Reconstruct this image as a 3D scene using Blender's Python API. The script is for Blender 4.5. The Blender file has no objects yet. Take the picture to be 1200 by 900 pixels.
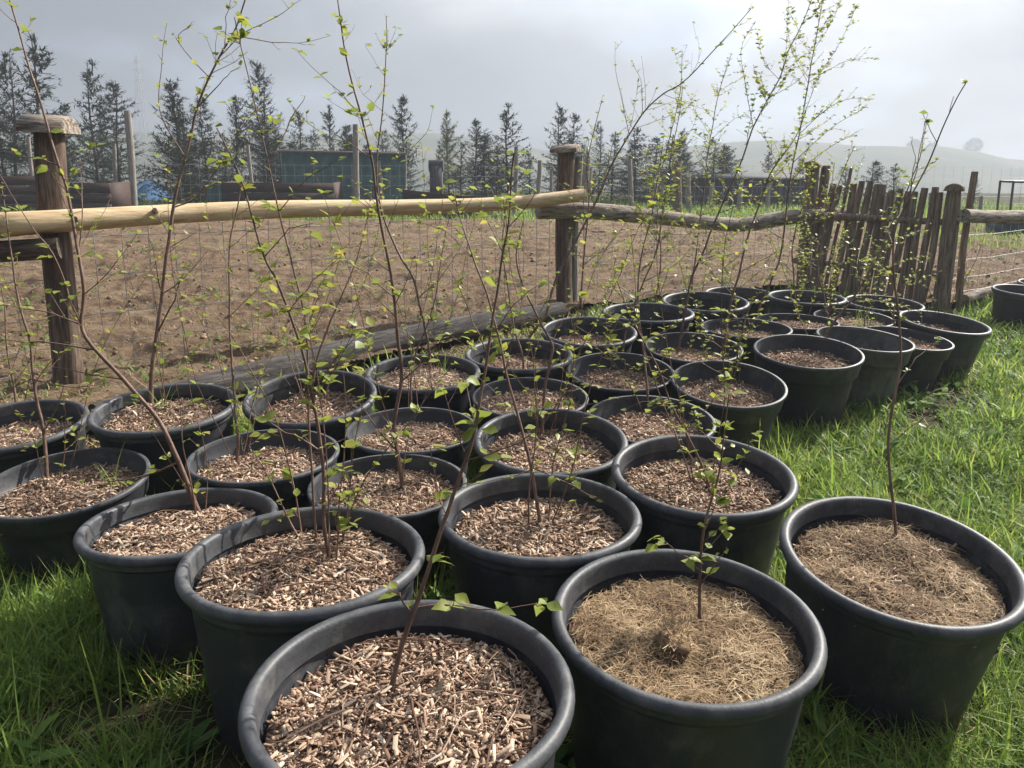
import bpy, math
import numpy as np
from mathutils import Matrix, Vector, Euler

# ------------------------------------------------------------------ camera, sky, sun, exposure
SLOPE = math.radians(8.0)                 # the whole place rises away from the camera
CS, SN = math.cos(SLOPE), math.sin(SLOPE)
def W(p):                                 # slope frame (across, up the slope, off the ground) -> world
    p = np.asarray(p, float)
    return np.stack([p[..., 0], p[..., 1]*CS - p[..., 2]*SN, p[..., 1]*SN + p[..., 2]*CS], -1)
WROT = Matrix.Rotation(SLOPE, 4, 'X')

scene = bpy.context.scene
COL = scene.collection
CAM_H = 1.394
cam_data = bpy.data.cameras.new('camera')
cam_data.sensor_width = 36.0
cam_data.lens = 36.0*845.2/1200.0
cam_data.clip_start = 0.05
cam_data.clip_end = 3000.0
cam = bpy.data.objects.new('camera', cam_data)
COL.objects.link(cam)
cam.matrix_world = (Matrix.Translation(Vector(W((0, 0, CAM_H)))) @
                    Matrix.Rotation(math.radians(90 - (17.36 - 8.0)), 4, 'X') @
                    Matrix.Rotation(math.radians(0.21), 4, 'Z'))
scene.camera = cam

SUN_EL, SUN_AZ = math.radians(40), math.radians(52)     # azimuth from +Y towards +X
SUN_DIR = Vector((math.sin(SUN_AZ)*math.cos(SUN_EL), math.cos(SUN_AZ)*math.cos(SUN_EL), math.sin(SUN_EL)))
SUN_STRENGTH = 5.0
SKY_STRENGTH = 0.1
EXPOSURE = 1.4
HAZE_DENSITY = 0.0040

sun_data = bpy.data.lights.new('sun', 'SUN')
sun_data.energy = SUN_STRENGTH
sun_data.angle = math.radians(0.8)
sun_data.color = (1.0, 0.94, 0.84)
sun = bpy.data.objects.new('sun', sun_data)
COL.objects.link(sun)
sun.rotation_euler = SUN_DIR.to_track_quat('Z', 'Y').to_euler()

world = bpy.data.worlds.new('World')
scene.world = world
world.use_nodes = True
wn, wl = world.node_tree.nodes, world.node_tree.links
wn.clear()
w_out = wn.new('ShaderNodeOutputWorld')
w_bg = wn.new('ShaderNodeBackground')
w_bg.inputs['Strength'].default_value = SKY_STRENGTH
w_sky = wn.new('ShaderNodeTexSky')
w_sky.sky_type = 'NISHITA'
w_sky.sun_disc = False
w_sky.sun_elevation = SUN_EL
w_sky.sun_rotation = SUN_AZ
w_tc = wn.new('ShaderNodeTexCoord')
w_dot = wn.new('ShaderNodeVectorMath'); w_dot.operation = 'DOT_PRODUCT'
w_dot.inputs[1].default_value = SUN_DIR
w_map = wn.new('ShaderNodeMapping')
w_map.inputs['Scale'].default_value = (1.0, 1.0, 2.2)
w_n1 = wn.new('ShaderNodeTexNoise')
w_n1.inputs['Scale'].default_value = 2.3
w_n1.inputs['Detail'].default_value = 5.0
w_n1.inputs['Roughness'].default_value = 0.52
w_n1.inputs['Distortion'].default_value = 0.3
w_add = wn.new('ShaderNodeMath'); w_add.operation = 'MULTIPLY_ADD'     # cloud thickness shifts the brightness
w_add.inputs[1].default_value = 0.85
w_sub = wn.new('ShaderNodeMath'); w_sub.operation = 'ADD'; w_sub.inputs[1].default_value = -0.45
w_ramp = wn.new('ShaderNodeValToRGB')                                   # lit cloud: brighter towards the sun
cr = w_ramp.color_ramp
cr.elements[0].position = 0.0; cr.elements[0].color = (0.062, 0.075, 0.104, 1)
cr.elements[1].position = 1.0; cr.elements[1].color = (1.0, 1.0, 1.0, 1)
for pos, c in ((0.30, (0.070, 0.084, 0.114, 1)), (0.52, (0.168, 0.183, 0.215, 1)), (0.66, (0.30, 0.312, 0.336, 1)), (0.77, (0.52, 0.53, 0.545, 1)), (0.88, (0.84, 0.845, 0.85, 1))):
    e = cr.elements.new(pos); e.color = c
w_mul = wn.new('ShaderNodeVectorMath'); w_mul.operation = 'SCALE'
w_mul.inputs['Scale'].default_value = 0.62/SKY_STRENGTH
w_sep = wn.new('ShaderNodeSeparateXYZ')
w_cie = wn.new('ShaderNodeMapRange')                                    # overcast sky: zenith three times the horizon
w_cie.inputs['From Min'].default_value = 0.0; w_cie.inputs['From Max'].default_value = 1.0
w_cie.inputs['To Min'].default_value = 0.70; w_cie.inputs['To Max'].default_value = 2.5
w_lum = wn.new('ShaderNodeVectorMath'); w_lum.operation = 'SCALE'
w_n2 = wn.new('ShaderNodeTexNoise')
w_n2.inputs['Scale'].default_value = 3.1
w_n2.inputs['Detail'].default_value = 4.0
w_cov = wn.new('ShaderNodeMapRange')                                    # nearly closed cover with thin gaps
w_cov.inputs['From Min'].default_value = 0.36; w_cov.inputs['From Max'].default_value = 0.46
w_cov.inputs['To Min'].default_value = 0.55; w_cov.inputs['To Max'].default_value = 1.0
w_mix = wn.new('ShaderNodeMixRGB')
wl.new(w_tc.outputs['Generated'], w_dot.inputs[0])
wl.new(w_tc.outputs['Generated'], w_map.inputs['Vector'])
wl.new(w_map.outputs['Vector'], w_n1.inputs['Vector'])
wl.new(w_map.outputs['Vector'], w_n2.inputs['Vector'])
wl.new(w_n1.outputs['Fac'], w_add.inputs[0])
wl.new(w_dot.outputs['Value'], w_add.inputs[2])
wl.new(w_add.outputs[0], w_sub.inputs[0])
wl.new(w_sub.outputs[0], w_ramp.inputs['Fac'])
wl.new(w_tc.outputs['Generated'], w_sep.inputs[0])
wl.new(w_sep.outputs['Z'], w_cie.inputs['Value'])
wl.new(w_ramp.outputs['Color'], w_lum.inputs[0])
wl.new(w_cie.outputs['Result'], w_lum.inputs['Scale'])
wl.new(w_lum.outputs['Vector'], w_mul.inputs[0])
wl.new(w_n2.outputs['Fac'], w_cov.inputs['Value'])
wl.new(w_cov.outputs['Result'], w_mix.inputs['Fac'])
wl.new(w_sky.outputs['Color'], w_mix.inputs['Color1'])
wl.new(w_mul.outputs['Vector'], w_mix.inputs['Color2'])
wl.new(w_mix.outputs['Color'], w_bg.inputs['Color'])
wl.new(w_bg.outputs['Background'], w_out.inputs['Surface'])

vs = scene.view_settings
vs.view_transform = 'Standard'
vs.look = 'None'
vs.gamma = 1.0
vs.exposure = EXPOSURE
vs.use_curve_mapping = False
cy = scene.cycles
cy.use_denoising = True
cy.use_adaptive_sampling = True
cy.adaptive_threshold = 0.02
cy.max_bounces = 6
cy.diffuse_bounces = 3
cy.glossy_bounces = 2
cy.transmission_bounces = 4
cy.volume_bounces = 0
cy.transparent_max_bounces = 6
cy.caustics_reflective = False
cy.caustics_refractive = False

# ------------------------------------------------------------------ mesh helpers
RNG = np.random.default_rng(11)
def U(a, b, n=None): return RNG.uniform(a, b, n)

class MB:
    """collects faces; build() links them as one mesh object"""
    def __init__(self): self.v, self.f, self.t, self.n = [], [], [], 0
    def add(self, v, f, tint=0.5):
        v = np.asarray(v, float).reshape(-1, 3)
        self.v.append(v)
        self.f.append(np.asarray(f, np.int64) + self.n)
        self.t.append(np.broadcast_to(np.asarray(tint, float), (len(v),)))
        self.n += len(v)
    def mesh(self, name, mat, origin=(0, 0, 0), smooth=False):
        me = bpy.data.meshes.new(name)
        v = np.concatenate(self.v) - np.asarray(origin, float)
        me.vertices.add(len(v))
        me.vertices.foreach_set('co', v.astype(np.float32).ravel())
        loops = np.concatenate([a.ravel() for a in self.f])
        tot = np.concatenate([np.full(len(a), a.shape[1]) for a in self.f])
        start = np.concatenate([[0], np.cumsum(tot)[:-1]])
        me.loops.add(len(loops)); me.polygons.add(len(tot))
        me.loops.foreach_set('vertex_index', loops.astype(np.int32))
        me.polygons.foreach_set('loop_start', start.astype(np.int32))
        me.polygons.foreach_set('loop_total', tot.astype(np.int32))
        if smooth: me.polygons.foreach_set('use_smooth', np.ones(len(tot), bool))
        a = me.attributes.new('tint', 'FLOAT', 'POINT')
        a.data.foreach_set('value', np.concatenate(self.t).astype(np.float32))
        me.update(calc_edges=True)
        me.validate()
        if mat: me.materials.append(mat)
        return me
    def build(self, name, mat, parent=None, origin=(0, 0, 0), smooth=False, kind=None):
        return link(name, self.mesh(name, mat, origin, smooth), parent, None if parent else origin, kind)

def build_along(mb, name, mat, parent, origin, direction, smooth=True):
    """like build(), with the mesh's own X axis along the timber so the grain follows it"""
    d = Vector(direction).normalized(); s_ = Vector((0, 0, 1)).cross(d).normalized(); u_ = d.cross(s_)
    R_ = Matrix((d, s_, u_)).transposed()
    c = np.concatenate(mb.v).mean(0)
    A_ = np.array(R_)
    mb.v = [(v-c) @ A_ for v in mb.v]
    o = link(name, mb.mesh(name, mat, (0, 0, 0), smooth), parent)
    o.matrix_basis = Matrix.Translation(Vector(c-(np.asarray(origin) if parent else 0))) @ R_.to_4x4()
    return o

def link(name, me, parent=None, loc=None, kind=None):
    o = bpy.data.objects.new(name, me)
    COL.objects.link(o)
    if parent: o.parent = parent
    if loc is not None: o.location = loc
    if kind: o['kind'] = kind
    return o

def thing(name, label, cat, loc, group=None, rot=None):
    o = bpy.data.objects.new(name, None)
    COL.objects.link(o)
    if rot is not None: o.matrix_world = Matrix.Translation(Vector(loc)) @ rot
    else: o.location = loc
    return tag(o, label, cat, group)

def tag(o, label, cat, group=None):
    o['label'] = label; o['category'] = cat
    if group: o['group'] = group
    return o

def smooth_path(P, per=4):
    P = np.asarray(P, float)
    if len(P) < 3: 
        return np.array([P[0] + (P[-1]-P[0])*t for t in np.linspace(0, 1, per+1)])
    Q = np.vstack([2*P[0]-P[1], P, 2*P[-1]-P[-2]])
    out = []
    for i in range(1, len(Q)-2):
        p0, p1, p2, p3 = Q[i-1:i+3]
        for t in np.arange(per)/per:
            out.append(.5*((2*p1)+(-p0+p2)*t+(2*p0-5*p1+4*p2-p3)*t*t+(-p0+3*p1-3*p2+p3)*t**3))
    out.append(P[-1])
    return np.array(out)

def frames(P):
    T = np.gradient(P, axis=0); T /= np.linalg.norm(T, axis=1)[:, None] + 1e-12
    ref = np.array([0, 0, 1.]) if abs(T[0, 2]) < .9 else np.array([1., 0, 0])
    n = np.cross(T[0], ref); n /= np.linalg.norm(n)
    N = [n]
    for i in range(1, len(P)):
        n = N[-1] - T[i]*np.dot(N[-1], T[i]); n /= np.linalg.norm(n) + 1e-12
        N.append(n)
    N = np.array(N)
    return T, N, np.cross(T, N)

def tube(mb, P, R, n=6, tint=.5, cap=True, rough=None):
    """R: radius per point (or scalar); rough: (points, n) radius factors"""
    P = np.asarray(P, float); m = len(P)
    R = np.broadcast_to(np.asarray(R, float), (m,))
    T, N, B = frames(P)
    a = np.arange(n)*2*np.pi/n
    rr = R[:, None]*(rough if rough is not None else 1.0)
    rr = np.broadcast_to(rr, (m, n))
    V = P[:, None]+rr[..., None]*(np.cos(a)[None, :, None]*N[:, None]+np.sin(a)[None, :, None]*B[:, None])
    i, j = np.meshgrid(np.arange(m-1), np.arange(n), indexing='ij')
    F = np.stack([i*n+j, i*n+(j+1) % n, (i+1)*n+(j+1) % n, (i+1)*n+j], -1).reshape(-1, 4)
    base = mb.n
    mb.add(V, F, tint)
    if cap:
        V2 = np.concatenate([V[0], V[-1]])
        mb.add(np.concatenate([V2, P[:1], P[-1:]]),
               np.array([[(k+1) % n, k, 2*n] for k in range(n)]+[[n+k, n+(k+1) % n, 2*n+1] for k in range(n)]), tint)

def lathe(mb, prof, n=64, tint=.5):
    prof = np.asarray(prof, float); m = len(prof)
    a = np.arange(n)*2*np.pi/n
    V = np.stack([prof[:, None, 0]*np.cos(a), prof[:, None, 0]*np.sin(a), np.broadcast_to(prof[:, None, 1], (m, n))], -1)
    i, j = np.meshgrid(np.arange(m-1), np.arange(n), indexing='ij')
    F = np.stack([i*n+j, i*n+(j+1) % n, (i+1)*n+(j+1) % n, (i+1)*n+j], -1).reshape(-1, 4)
    mb.add(V, F, tint)

BOXF = np.array([[0, 3, 2, 1], [4, 5, 6, 7], [0, 1, 5, 4], [1, 2, 6, 5], [2, 3, 7, 6], [3, 0, 4, 7]])
BOXV = np.array([[-1, -1, -1], [1, -1, -1], [1, 1, -1], [-1, 1, -1], [-1, -1, 1], [1, -1, 1], [1, 1, 1], [-1, 1, 1]])*.5
def box(mb, lo, hi, tint=.5):
    lo, hi = np.array(lo, float), np.array(hi, float)
    mb.add((lo+hi)/2+BOXV*(hi-lo), BOXF, tint)

def rotmats(yaw, pitch, roll):
    cy_, sy = np.cos(yaw), np.sin(yaw); cp, sp = np.cos(pitch), np.sin(pitch); cr_, sr = np.cos(roll), np.sin(roll)
    Rz = np.zeros((len(yaw), 3, 3)); Rz[:, 0, 0] = cy_; Rz[:, 0, 1] = -sy; Rz[:, 1, 0] = sy; Rz[:, 1, 1] = cy_; Rz[:, 2, 2] = 1
    Ry = np.zeros_like(Rz); Ry[:, 0, 0] = cp; Ry[:, 0, 2] = sp; Ry[:, 2, 0] = -sp; Ry[:, 2, 2] = cp; Ry[:, 1, 1] = 1
    Rx = np.zeros_like(Rz); Rx[:, 0, 0] = 1; Rx[:, 1, 1] = cr_; Rx[:, 1, 2] = -sr; Rx[:, 2, 1] = sr; Rx[:, 2, 2] = cr_
    return Rz @ Ry @ Rx

def many(mb, tv, tf, pos, rot, scl, tint):
    """template (k,3) at many places: rot (N,3,3), scl (N,3) or (N,1)"""
    V = np.einsum('nij,nkj->nki', rot, tv[None]*scl[:, None, :])+pos[:, None]
    N, k = len(pos), len(tv)
    F = (tf[None]+(np.arange(N)*k)[:, None, None]).reshape(-1, tf.shape[1])
    mb.add(V.reshape(-1, 3), F, np.repeat(tint, k))

def ribbons(mb, base, d0, d1, length, width, tint, seg=3, tip=0.0, belly=0.0):
    """curved blades: start direction d0 bends to d1"""
    N = len(base)
    up = np.array([0, 0, 1.])
    side = np.cross(d0+d1, up); bad = np.linalg.norm(side, axis=1) < 1e-3
    side[bad] = (1, 0, 0); side /= np.linalg.norm(side, axis=1)[:, None]
    ts = np.linspace(0, 1, seg+1)
    pts = []; p = base.copy(); prev = 0
    for t in ts:
        tm = (t+prev)/2
        d = d0*(1-tm)+d1*tm; d /= np.linalg.norm(d, axis=1)[:, None]
        p = p+d*((t-prev)*length)[:, None]; prev = t
        pts.append(p)
    pts = np.stack(pts, 1)
    prof = (1-ts)**.6*(1-tip)+tip
    if belly: prof = np.sin(np.clip(ts*.93+.07, 0, 1)*np.pi)**.8*.9+.1*(1-ts)
    w = width[:, None]*prof[None]*.5
    L = pts-side[:, None]*w[..., None]; Rr = pts+side[:, None]*w[..., None]
    V = np.stack([L, Rr], 2).reshape(N, -1, 3)
    k = 2*(seg+1)
    f = np.array([[2*i, 2*i+1, 2*i+3, 2*i+2] for i in range(seg)])
    F = (f[None]+(np.arange(N)*k)[:, None, None]).reshape(-1, 4)
    mb.add(V.reshape(-1, 3), F, np.repeat(tint, k))

def vnoise(P, seed=0):
    """value noise in -1..1 on (N,3)"""
    P = np.asarray(P, float); I = np.floor(P).astype(np.int64); f = P-I; f = f*f*(3-2*f)
    def h(a, b, c):
        x = (a*374761393+b*668265263+c*2147483647+seed*1274126177) & 0xffffffff
        x = ((x ^ (x >> 13))*1274126177) & 0xffffffff
        x = ((x ^ (x >> 16))*2246822519) & 0xffffffff
        return ((x ^ (x >> 15)) & 0xffffff)/float(0x7fffff)-1
    r = 0
    for dx in (0, 1):
        for dy in (0, 1):
            for dz in (0, 1):
                w = (f[:, 0] if dx else 1-f[:, 0])*(f[:, 1] if dy else 1-f[:, 1])*(f[:, 2] if dz else 1-f[:, 2])
                r = r+w*h(I[:, 0]+dx, I[:, 1]+dy, I[:, 2]+dz)
    return r
def fbm(P, octv=4, seed=0):
    r = 0; a = 1.0
    for o in range(octv):
        r = r+a*vnoise(np.asarray(P)*2.03**o, seed+o); a *= .5
    return r

# ------------------------------------------------------------------ materials
def ramp(nt, stops):
    r = nt.nodes.new('ShaderNodeValToRGB')
    e = r.color_ramp.elements
    e[0].position, e[0].color = stops[0][0], (*stops[0][1], 1)
    e[1].position, e[1].color = stops[-1][0], (*stops[-1][1], 1)
    for p, c in stops[1:-1]:
        x = e.new(p); x.color = (*c, 1)
    return r

def material(name, stops, noise=(8, 5, .6), stretch=(1, 1, 1), rough=.8, bump=0., bump_noise=None, tint=0., spec=.3,
             translucent=0., rough_var=0., coords='Object', contrast=1.9, bump_dist=.01, dust=None):
    """noise (and the per-piece tint) picks the colour from a ramp of the thing's own colours"""
    m = bpy.data.materials.new(name); m.use_nodes = True
    nt = m.node_tree; N, L = nt.nodes, nt.links
    b = N['Principled BSDF']; out = N['Material Output']
    b.inputs['Specular IOR Level'].default_value = spec
    tc = N.new('ShaderNodeTexCoord'); mp = N.new('ShaderNodeMapping')
    mp.inputs['Scale'].default_value = stretch
    L.new(tc.outputs[coords], mp.inputs['Vector'])
    nz = N.new('ShaderNodeTexNoise')
    nz.inputs['Scale'].default_value, nz.inputs['Detail'].default_value, nz.inputs['Roughness'].default_value = noise
    L.new(mp.outputs['Vector'], nz.inputs['Vector'])
    ct = N.new('ShaderNodeMapRange'); ct.clamp = True
    ct.inputs['From Min'].default_value = .5-.5/contrast; ct.inputs['From Max'].default_value = .5+.5/contrast
    L.new(nz.outputs['Fac'], ct.inputs['Value'])
    fac = ct.outputs['Result']
    if tint:
        at = N.new('ShaderNodeAttribute'); at.attribute_name = 'tint'
        mx = N.new('ShaderNodeMix'); mx.data_type = 'FLOAT'
        mx.inputs['Factor'].default_value = tint
        L.new(fac, mx.inputs['A']); L.new(at.outputs['Fac'], mx.inputs['B'])
        fac = mx.outputs['Result']
    r = ramp(nt, stops); L.new(fac, r.inputs['Fac'])
    col = r.outputs['Color']
    if dust:                      # dried mud and chalky scuffs in patches of their own
        dcol, amount, dscale, lo, hi, dstretch = dust
        m2 = N.new('ShaderNodeMapping'); m2.inputs['Scale'].default_value = dstretch; L.new(tc.outputs[coords], m2.inputs['Vector'])
        oi = N.new('ShaderNodeObjectInfo'); L.new(oi.outputs['Random'], m2.inputs['Location'])
        dn = N.new('ShaderNodeTexNoise'); dn.inputs['Scale'].default_value = dscale; dn.inputs['Detail'].default_value = 9; dn.inputs['Roughness'].default_value = .72
        L.new(m2.outputs['Vector'], dn.inputs['Vector'])
        dr = N.new('ShaderNodeMapRange'); dr.inputs['From Min'].default_value = lo; dr.inputs['From Max'].default_value = hi; dr.inputs['To Max'].default_value = amount
        L.new(dn.outputs['Fac'], dr.inputs['Value'])
        dm = N.new('ShaderNodeMixRGB'); dm.inputs['Color2'].default_value = (*dcol, 1)
        L.new(dr.outputs['Result'], dm.inputs['Fac']); L.new(col, dm.inputs['Color1']); col = dm.outputs['Color']
    L.new(col, b.inputs['Base Color'])
    b.inputs['Roughness'].default_value = rough
    if rough_var:
        mr = N.new('ShaderNodeMapRange')
        mr.inputs['To Min'].default_value = rough-rough_var; mr.inputs['To Max'].default_value = rough+rough_var
        L.new(nz.outputs['Fac'], mr.inputs['Value']); L.new(mr.outputs['Result'], b.inputs['Roughness'])
    if bump:
        n2 = N.new('ShaderNodeTexNoise')
        bn = bump_noise or (noise[0]*3, 4, .6)
        n2.inputs['Scale'].default_value, n2.inputs['Detail'].default_value, n2.inputs['Roughness'].default_value = bn
        L.new(mp.outputs['Vector'], n2.inputs['Vector'])
        bp = N.new('ShaderNodeBump'); bp.inputs['Strength'].default_value = bump; bp.inputs['Distance'].default_value = bump_dist
        L.new(n2.outputs['Fac'], bp.inputs['Height']); L.new(bp.outputs['Normal'], b.inputs['Normal'])
    if translucent:
        tr = N.new('ShaderNodeBsdfTranslucent'); ms = N.new('ShaderNodeMixShader')
        ms.inputs['Fac'].default_value = translucent
        L.new(r.outputs['Color'], tr.inputs['Color'])
        L.new(b.outputs['BSDF'], ms.inputs[1]); L.new(tr.outputs['BSDF'], ms.inputs[2])
        L.new(ms.outputs['Shader'], out.inputs['Surface'])
    return m

M = {}
M['soil'] = material('soil', [(.2, (.095, .060, .038)), (.42, (.18, .118, .075)), (.6, (.26, .178, .115)), (.85, (.39, .285, .185))], (9, 10, .78), rough=.95, bump=1.0, bump_noise=(42, 9, .8), bump_dist=.06, dust=((.38, .29, .195), .65, 1.4, .44, .66, (1, 1.8, 1)), spec=.1)
M['clod'] = material('clod', [(.1, (.085, .054, .034)), (.9, (.33, .235, .155))], (20, 4, .6), rough=.95, bump=.5, tint=.6, spec=.1)
M['turf'] = material('turf', [(.3, (.030, .026, .014)), (.55, (.045, .048, .018)), (.75, (.08, .065, .038))], (6, 6, .65), rough=.95, bump=.6, bump_noise=(40, 5, .6), spec=.1)
M['grass'] = material('grass', [(0, (.080, .155, .036)), (.4, (.185, .290, .052)), (.75, (.34, .43, .08)), (.88, (.41, .45, .11)), (1, (.50, .43, .23))], (1.2, 3, .5), rough=.5, tint=.72, spec=.4, translucent=.5)
M['weed'] = material('weed', [(0, (.06, .13, .035)), (.6, (.12, .21, .05)), (1, (.22, .29, .07))], (6, 3, .5), rough=.65, tint=.6, spec=.2, translucent=.35)
M['leaf'] = material('leaf', [(0, (.15, .205, .038)), (.5, (.30, .35, .068)), (.85, (.46, .44, .095)), (1, (.58, .40, .07))], (30, 2, .5), rough=.45, tint=.8, spec=.4, translucent=.5)
M['bark'] = material('young_bark', [(.15, (.065, .038, .028)), (.5, (.155, .088, .062)), (.85, (.27, .18, .135))], (40, 4, .6), (1, 1, .35), rough=.6, bump=.3, spec=.35, tint=.35)
M['plastic'] = material('black_plastic', [(.20, (.026, .028, .035)), (.55, (.036, .038, .046)), (.75, (.056, .058, .064)), (.95, (.13, .125, .118))], (6, 10, .75), (1, 1, .6), rough=.5, rough_var=.12, bump=.06, bump_noise=(120, 3, .5), spec=.4, contrast=1.7, dust=((.22, .21, .19), .52, 4.5, .52, .74, (1, 1, .8)))
M['plastic_rim'] = material('scuffed_plastic', [(.2, (.034, .036, .043)), (.50, (.060, .063, .071)), (.85, (.12, .12, .125))], (9, 10, .78), rough=.52, rough_var=.12, bump=.08, bump_noise=(150, 3, .5), spec=.4, contrast=1.7, dust=((.24, .23, .21), .4, 9, .52, .72, (1, 1, 1)))
M['plastic_grey'] = material('faded_plastic', [(.3, (.04, .042, .045)), (.6, (.075, .078, .08)), (.8, (.13, .13, .125))], (5, 9, .72), rough=.55, bump=.05, spec=.4, dust=((.26, .26, .24), .6, 3, .45, .7, (1, 1, .6)))
M['humus'] = material('humus', [(.3, (.09, .056, .040)), (.7, (.27, .18, .13))], (60, 4, .6), rough=.95, bump=.8, spec=.1)
M['chip'] = material('wood_chip', [(0, (.10, .056, .038)), (.25, (.225, .135, .092)), (.5, (.385, .268, .190)), (.75, (.54, .41, .305)), (.93, (.70, .59, .47)), (1, (.44, .40, .37))], (60, 4, .6), rough=.85, bump=.3, tint=.82, spec=.15)
M['straw'] = material('straw', [(0, (.10, .062, .036)), (.4, (.30, .20, .11)), (.7, (.47, .345, .205)), (1, (.68, .56, .38))], (40, 3, .6), rough=.75, tint=.85, spec=.2, translucent=.15)
M['clod_straw'] = material('matted_straw', [(.2, (.13, .082, .048)), (.5, (.26, .175, .10)), (.8, (.42, .30, .18))], (90, 6, .7), rough=.9, bump=1.0, bump_noise=(140, 5, .7), spec=.1)
M['twig'] = material('dead_twig', [(.1, (.09, .05, .036)), (.6, (.26, .16, .11)), (.95, (.50, .38, .28))], (30, 4, .6), rough=.8, tint=.75, spec=.2)
M['wood_old'] = material('weathered_wood', [(.2, (.075, .050, .037)), (.5, (.21, .150, .112)), (.8, (.38, .305, .24))], (7, 8, .72), (6, 6, .55), rough=.85, bump=1.0, bump_noise=(9, 8, .75), spec=.15)
M['wood_dark'] = material('dark_wood', [(.2, (.048, .032, .026)), (.5, (.125, .086, .066)), (.8, (.25, .195, .155))], (7, 8, .72), (6, 6, .55), rough=.85, bump=1.0, bump_noise=(9, 8, .75), spec=.15)
M['wood_grey'] = material('grey_wood', [(.2, (.17, .15, .135)), (.8, (.38, .345, .31))], (8, 6, .65), (6, 6, .5), rough=.85, bump=.6, spec=.15)
M['rail_grey'] = material('grey_rail', [(.3, (.10, .075, .06)), (.5, (.26, .215, .175)), (.75, (.42, .365, .31))], (6, 8, .7), (.6, 6, 6), rough=.85, bump=.9, bump_noise=(8, 8, .7), spec=.15)
M['rail_dark'] = material('dark_rail', [(.25, (.035, .024, .020)), (.5, (.085, .060, .048)), (.75, (.17, .135, .11))], (7, 8, .72), (.5, 5, 5), rough=.85, bump=1.0, bump_noise=(9, 8, .75), spec=.15)
M['rail_new'] = material('peeled_wood', [(.15, (.33, .21, .115)), (.4, (.52, .375, .215)), (.6, (.62, .475, .295)), (.9, (.70, .58, .42))], (4, 9, .72), (.35, 6, 6), rough=.75, bump=.6, bump_noise=(9, 7, .7), spec=.25)
M['log'] = material('weathered_log', [(.25, (.032, .028, .027)), (.55, (.085, .076, .072)), (.8, (.19, .172, .16))], (6, 8, .75), (.45, 4, 4), rough=.85, bump=1.0, bump_noise=(9, 8, .75), bump_dist=.02, spec=.15)
M['wire'] = material('galvanised_wire', [(.3, (.28, .28, .29)), (.7, (.42, .42, .43))], (20, 2, .5), rough=.5, spec=.5)
M['needle'] = material('spruce_needles', [(0, (.024, .040, .024)), (.6, (.050, .072, .038)), (1, (.10, .115, .062))], (2, 3, .5), rough=.7, tint=.6, spec=.2, translucent=.15)
M['larch'] = material('fresh_needles', [(0, (.09, .12, .03)), (1, (.20, .22, .06))], (2, 3, .5), rough=.7, tint=.6, spec=.2, translucent=.3)
M['trunk'] = material('spruce_bark', [(.3, (.05, .04, .033)), (.7, (.13, .105, .085))], (12, 5, .6), rough=.9, bump=.6, spec=.1)
M['bed'] = material('stained_board', [(.25, (.040, .024, .021)), (.75, (.085, .050, .042))], (5, 6, .65), (.5, 5, 5), rough=.7, bump=.4, spec=.2)
M['teal'] = material('teal_sheet', [(.3, (.018, .066, .060)), (.7, (.034, .105, .092))], (3, 5, .6), rough=.55, bump=.1, spec=.4)
M['tarp'] = material('blue_tarpaulin', [(.3, (.03, .10, .22)), (.7, (.055, .15, .30))], (4, 4, .6), rough=.85, bump=.2, spec=.4)
M['shed'] = material('dark_shed_board', [(.3, (.035, .036, .042)), (.7, (.085, .085, .092))], (5, 6, .6), (5, 5, .6), rough=.8, bump=.4, spec=.2)
M['metal'] = material('dark_steel', [(.3, (.03, .031, .034)), (.7, (.06, .06, .065))], (9, 4, .5), rough=.5, spec=.5)
M['trough'] = material('blue_black_trough', [(.3, (.014, .022, .034)), (.7, (.03, .042, .058))], (6, 4, .5), rough=.5, spec=.4)
M['steel'] = material('lattice_steel', [(.3, (.22, .23, .24)), (.7, (.34, .35, .36))], (3, 3, .5), rough=.6, spec=.4)
M['hill'] = material('hill_grass', [(.3, (.05, .062, .032)), (.55, (.085, .095, .045)), (.75, (.14, .125, .075))], (.03, 6, .65), rough=.95, spec=.05)

# ------------------------------------------------------------------ the ground
def bound(x):     # line of the log and the fence: tilled field beyond, grass on this side
    return np.interp(x, [-9, -2.15, .4, .75, 3.26, 3.4, 4.25, 4.5, 6.7, 14], [-4.2, 3.55, 6.35, 6.95, 8.05, 8.0, 7.0, 7.15, 8.9, 14.0])
def ground_h(x, y):   # height off the slope's plane
    x, y = np.asarray(x, float), np.asarray(y, float)
    near = .018*vnoise(np.stack([x*1.7, y*1.7, x*0], -1).reshape(-1, 3), 3).reshape(x.shape)
    d = np.clip(y-30, 0, None)
    crest = np.where(d < 20, -.0035*d*d, -1.4-.1405*(d-20))
    return near*(y < 60)+crest-.03*np.clip((x-2.2)/1.5, 0, 1)*(y < 9)

def grid_faces(nu, nv):
    i, j = np.meshgrid(np.arange(nv-1), np.arange(nu-1), indexing='ij')
    return np.stack([i*nu+j, i*nu+j+1, (i+1)*nu+j+1, (i+1)*nu+j], -1).reshape(-1, 4)

ys = np.concatenate([np.linspace(-60, -3, 12), np.linspace(-2.5, 12, 90), np.geomspace(12.5, 395, 60)])
xs = np.concatenate([-np.geomspace(390, 9, 24), np.linspace(-8.5, 8.5, 100), np.geomspace(9, 390, 24)])
X, Y = np.meshgrid(xs, ys)
mb = MB(); mb.add(W(np.stack([X, Y, ground_h(X, Y)], -1)), grid_faces(len(xs), len(ys)))
g = mb.build('ground', M['turf'], smooth=True); g['kind'] = 'structure'

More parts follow.
